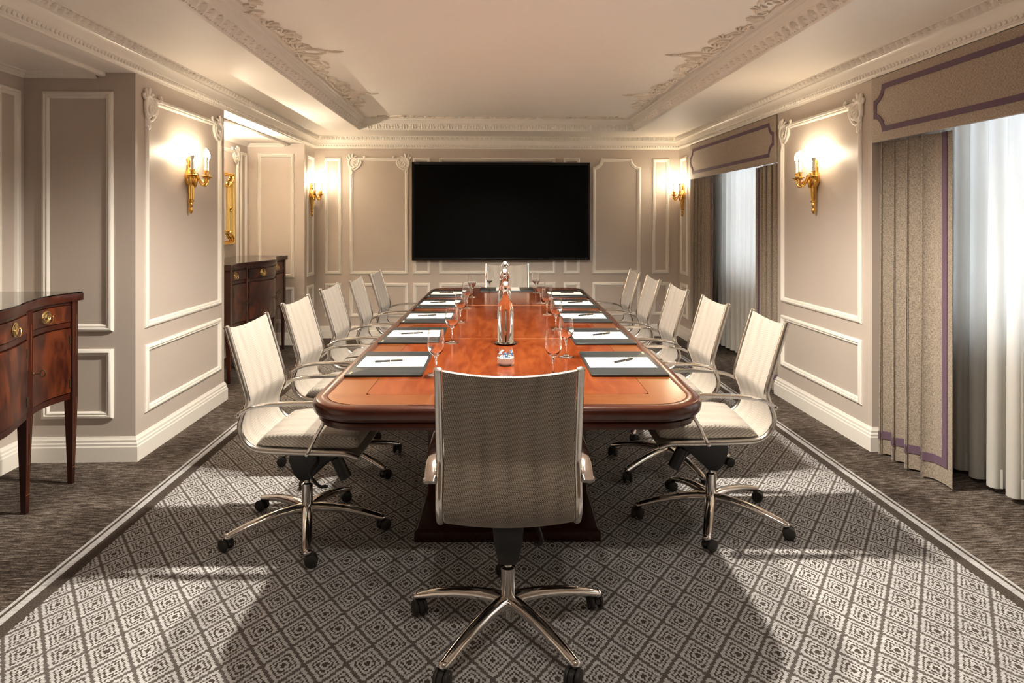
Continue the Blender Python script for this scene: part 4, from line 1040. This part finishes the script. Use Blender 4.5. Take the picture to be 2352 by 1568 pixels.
def setting(x, y, rz, padlab, paplab, penlab, side, pen_rz, pen_off):
    o = pad0 if not used[0] else copy_tree(pad0); o.location = (x, y, TZ); o.rotation_euler = (0, 0, rz); o['label'] = padlab
    M = Matrix.Translation((x, y, 0)) @ Matrix.Rotation(rz, 4, 'Z')
    q = M @ Vector((0.006, 0.012, 0))
    s_ = link('paper_sheet', sheet_me, 'paper'); tag(s_, paplab, 'paper', 'white paper sheets'); s_.location = (q.x, q.y, TZ + 0.0098); s_.rotation_euler = (0, 0, rz)
    if penlab:
        n = pen0 if not used[0] else copy_tree(pen0); q = M @ Vector((0.0, 0.0, 0)); n.location = (q.x + pen_off[0], q.y + pen_off[1], TZ + 0.0110); n.rotation_euler = (0, 0, pen_rz); n['label'] = penlab
    used[0] += 1
py_ = (2.80, 3.545, 4.25, 4.97, 5.675)
axis = lambda y: TAB[0] + (y - TAB[1]) * math.tan(-TAB_R)
for k in range(5):
    yc = py_[k] + 0.25
    w_ = 'sideboard-side place %s from the mint bowl end' % ORD[k]
    setting(axis(yc) - 0.522, yc, TAB_R + math.radians((1, 0, 1, -1, 0)[k]), 'black leather desk pad at the ' + w_, 'white paper sheet on the pad at the ' + w_, 'black pen on the paper at the ' + w_, -1, math.radians((12, 16, 14, 15, 12)[k]), (-0.02, 0.0))
py_ = (2.765, 3.475, 4.23, 4.935, 5.635)
for k in range(5):
    yc = py_[k] + 0.25
    w_ = 'window-side place %s from the mint bowl end' % ORD[k]
    setting(axis(yc) + 0.512, yc, PI + TAB_R + math.radians((0, 1, -1, 0, 1)[k]), 'black leather desk pad at the ' + w_, 'white paper sheet on the pad at the ' + w_, 'black pen on the paper at the ' + w_, 1, math.radians((36, 30, 28, 18, 14)[k]), (0.01, 0.0))
setting(axis(6.28) - 0.005, 6.27, -PI / 2 + TAB_R, 'black leather desk pad at the head of the table below the television', 'white paper sheet on the pad at the head of the table', None, 0, 0, (0, 0))

# wine glasses
def make_glass():
    prof = [(0.0, 0.0), (0.034, 0.0), (0.035, 0.0015), (0.033, 0.003), (0.016, 0.0055), (0.007, 0.010), (0.0045, 0.018), (0.004, 0.045), (0.0045, 0.066), (0.008, 0.078), (0.018, 0.088), (0.029, 0.100), (0.0355, 0.116), (0.0368, 0.130), (0.0352, 0.155), (0.0315, 0.190), (0.0306, 0.190), (0.0342, 0.155), (0.0358, 0.130), (0.0344, 0.117), (0.0275, 0.102), (0.016, 0.0915), (0.006, 0.0865), (0.0, 0.0860)]
    b = MB(); b.lathe(prof, 28); return b.mesh('wine_glass', 60)
gm = make_glass()
gl = [(-0.212, 2.835), (-0.182, 3.57), (-0.165, 4.275), (-0.143, 4.97), (-0.121, 5.69), (0.030, 6.12)]
gr = [(0.280, 2.80), (0.380, 3.185), (0.414, 3.975), (0.417, 4.60), (0.425, 5.245), (0.442, 6.00)]
GO = ('first', 'second', 'third', 'fourth', 'fifth', 'sixth')
for arr, side in ((gl, 'sideboard'), (gr, 'window')):
    for k, (x, y) in enumerate(arr):
        o = link('wine_glass', gm, 'glass'); o.location = (x, y, TZ)
        tag(o, 'empty clear wine glass in the %s-side row, %s from the mint bowl end' % (side, GO[k]), 'wine glass', 'wine glasses on the table')
# swing-top water bottles on silver coasters
def make_bottle():
    t = thing('water_bottle', 'x', 'bottle', group='swing-top water bottles')
    b = MB(); b.lathe([(0.0, 0.004), (0.030, 0.0), (0.040, 0.001), (0.0425, 0.006), (0.0425, 0.165), (0.041, 0.185), (0.035, 0.208), (0.025, 0.232), (0.0175, 0.252), (0.0150, 0.270), (0.0150, 0.284)], 32); b.build('body', 'water_glass', t, 60)
    b = MB(); b.lathe([(0.0150, 0.284), (0.0175, 0.286), (0.018, 0.293), (0.0150, 0.297), (0.0140, 0.302)], 20); b.build('neck_ring', 'glass', t, 50)
    b = MB(); b.lathe([(0.0, 0.300), (0.011, 0.300), (0.0125, 0.306), (0.0125, 0.316), (0.0105, 0.322), (0.0, 0.324)], 18); b.build('stopper', 'stopper', t, 40)
    b = MB(); b.lathe([(0.0158, 0.276), (0.0166, 0.278), (0.0158, 0.280)], 18, cap=False)
    for s_ in (-1, 1):
        b.tube(smooth_path([(s_ * 0.0165, 0, 0.278), (s_ * 0.026, -0.004, 0.283), (s_ * 0.028, -0.003, 0.294), (s_ * 0.021, 0, 0.303), (s_ * 0.0135, 0, 0.316), (0, 0, 0.319)], 4), 0.0016, 6)
        b.tube(smooth_path([(s_ * 0.022, -0.002, 0.281), (s_ * 0.012, -0.020, 0.276), (0, -0.022, 0.277)], 4), 0.0014, 6)
    b.build('wire_clip', 'wire', t, 50)
    b = MB()
    for k in range(5): b.ball((0.0423 * math.sin(0.55 + k * 0.06), -0.0423 * math.cos(0.55 + k * 0.06), 0.052), (0.0012, 0.0008, 0.0022), 6, 4)
    for a in (-0.75, 0.1, 0.9): b.ball((0.0423 * math.sin(a), -0.0423 * math.cos(a), 0.118), (0.0016, 0.0008, 0.0030), 6, 4)
    b.build('printed_mark', 'mark_grey', t, 40)
    return t
bt = make_bottle()
cb = MB(); cb.lathe([(0.0, 0.002), (0.030, 0.0), (0.048, 0.0015), (0.058, 0.007), (0.0595, 0.0085), (0.0580, 0.0090), (0.046, 0.0045), (0.0, 0.004)], 36); cm = cb.mesh('coaster', 50)
for k, (x, y, w_) in enumerate(((0.101, 3.53, 'nearest the mint bowl'), (0.122, 4.46, 'in the middle of the row'), (0.147, 5.28, 'nearest the head of the table'))):
    o = link('coaster', cm, 'silver'); o.location = (x, y, TZ); tag(o, 'round silver coaster under the water bottle ' + w_, 'coaster', 'silver coasters')
    o = bt if k == 0 else copy_tree(bt); o.location = (x, y, TZ + 0.0045); o['label'] = 'clear swing-top glass water bottle ' + w_
# bowl of wrapped mints
bw = thing('mint_bowl', 'small white ceramic bowl holding foil-wrapped mints on the table', 'bowl', (0.087, 3.02, TZ))
b = MB(); b.lathe([(0.0, 0.002), (0.024, 0.0), (0.027, 0.004), (0.034, 0.008), (0.0375, 0.014), (0.0375, 0.034), (0.0345, 0.034), (0.0335, 0.014), (0.0, 0.008)], 32); b.build('bowl', 'ceramic', bw, 40)
rnd = random.Random(4)
for k, (x, y, z, m_) in enumerate(((-0.014, 0.006, 0.024, 'foil'), (0.014, -0.004, 0.024, 'foil'), (0.0, 0.016, 0.025, 'foil'), (-0.018, -0.010, 0.040, 'foil'), (0.004, -0.008, 0.041, 'foil_blue'), (0.020, 0.004, 0.041, 'foil'), (-0.022, 0.008, 0.054, 'foil'), (-0.002, 0.006, 0.048, 'foil_blue'), (0.026, -0.002, 0.053, 'foil_blue'))):
    b = MB(); b.ball((0, 0, 0), (0.0095, 0.007, 0.006), 10, 6)
    for s_ in (-1, 1): b.add([(s_ * 0.008, 0, 0), (s_ * 0.017, 0.006, 0.002), (s_ * 0.018, 0.001, -0.002), (s_ * 0.017, -0.006, 0.003), (s_ * 0.0175, 0.0, 0.003)], [(0, 1, 2), (0, 2, 3), (0, 3, 4), (0, 4, 1)])
    o = b.build('wrapped_mint', m_, None, 40); o.location = (0.087 + x, 3.02 + y, TZ + z); o.rotation_euler = (rnd.uniform(-.5, .5), rnd.uniform(-.6, .6), rnd.uniform(0, 3))
    tag(o, ('pale silver' if m_ == 'foil' else 'dark blue') + ' foil-wrapped mint in the small white bowl', 'mint', 'wrapped mints in the bowl')
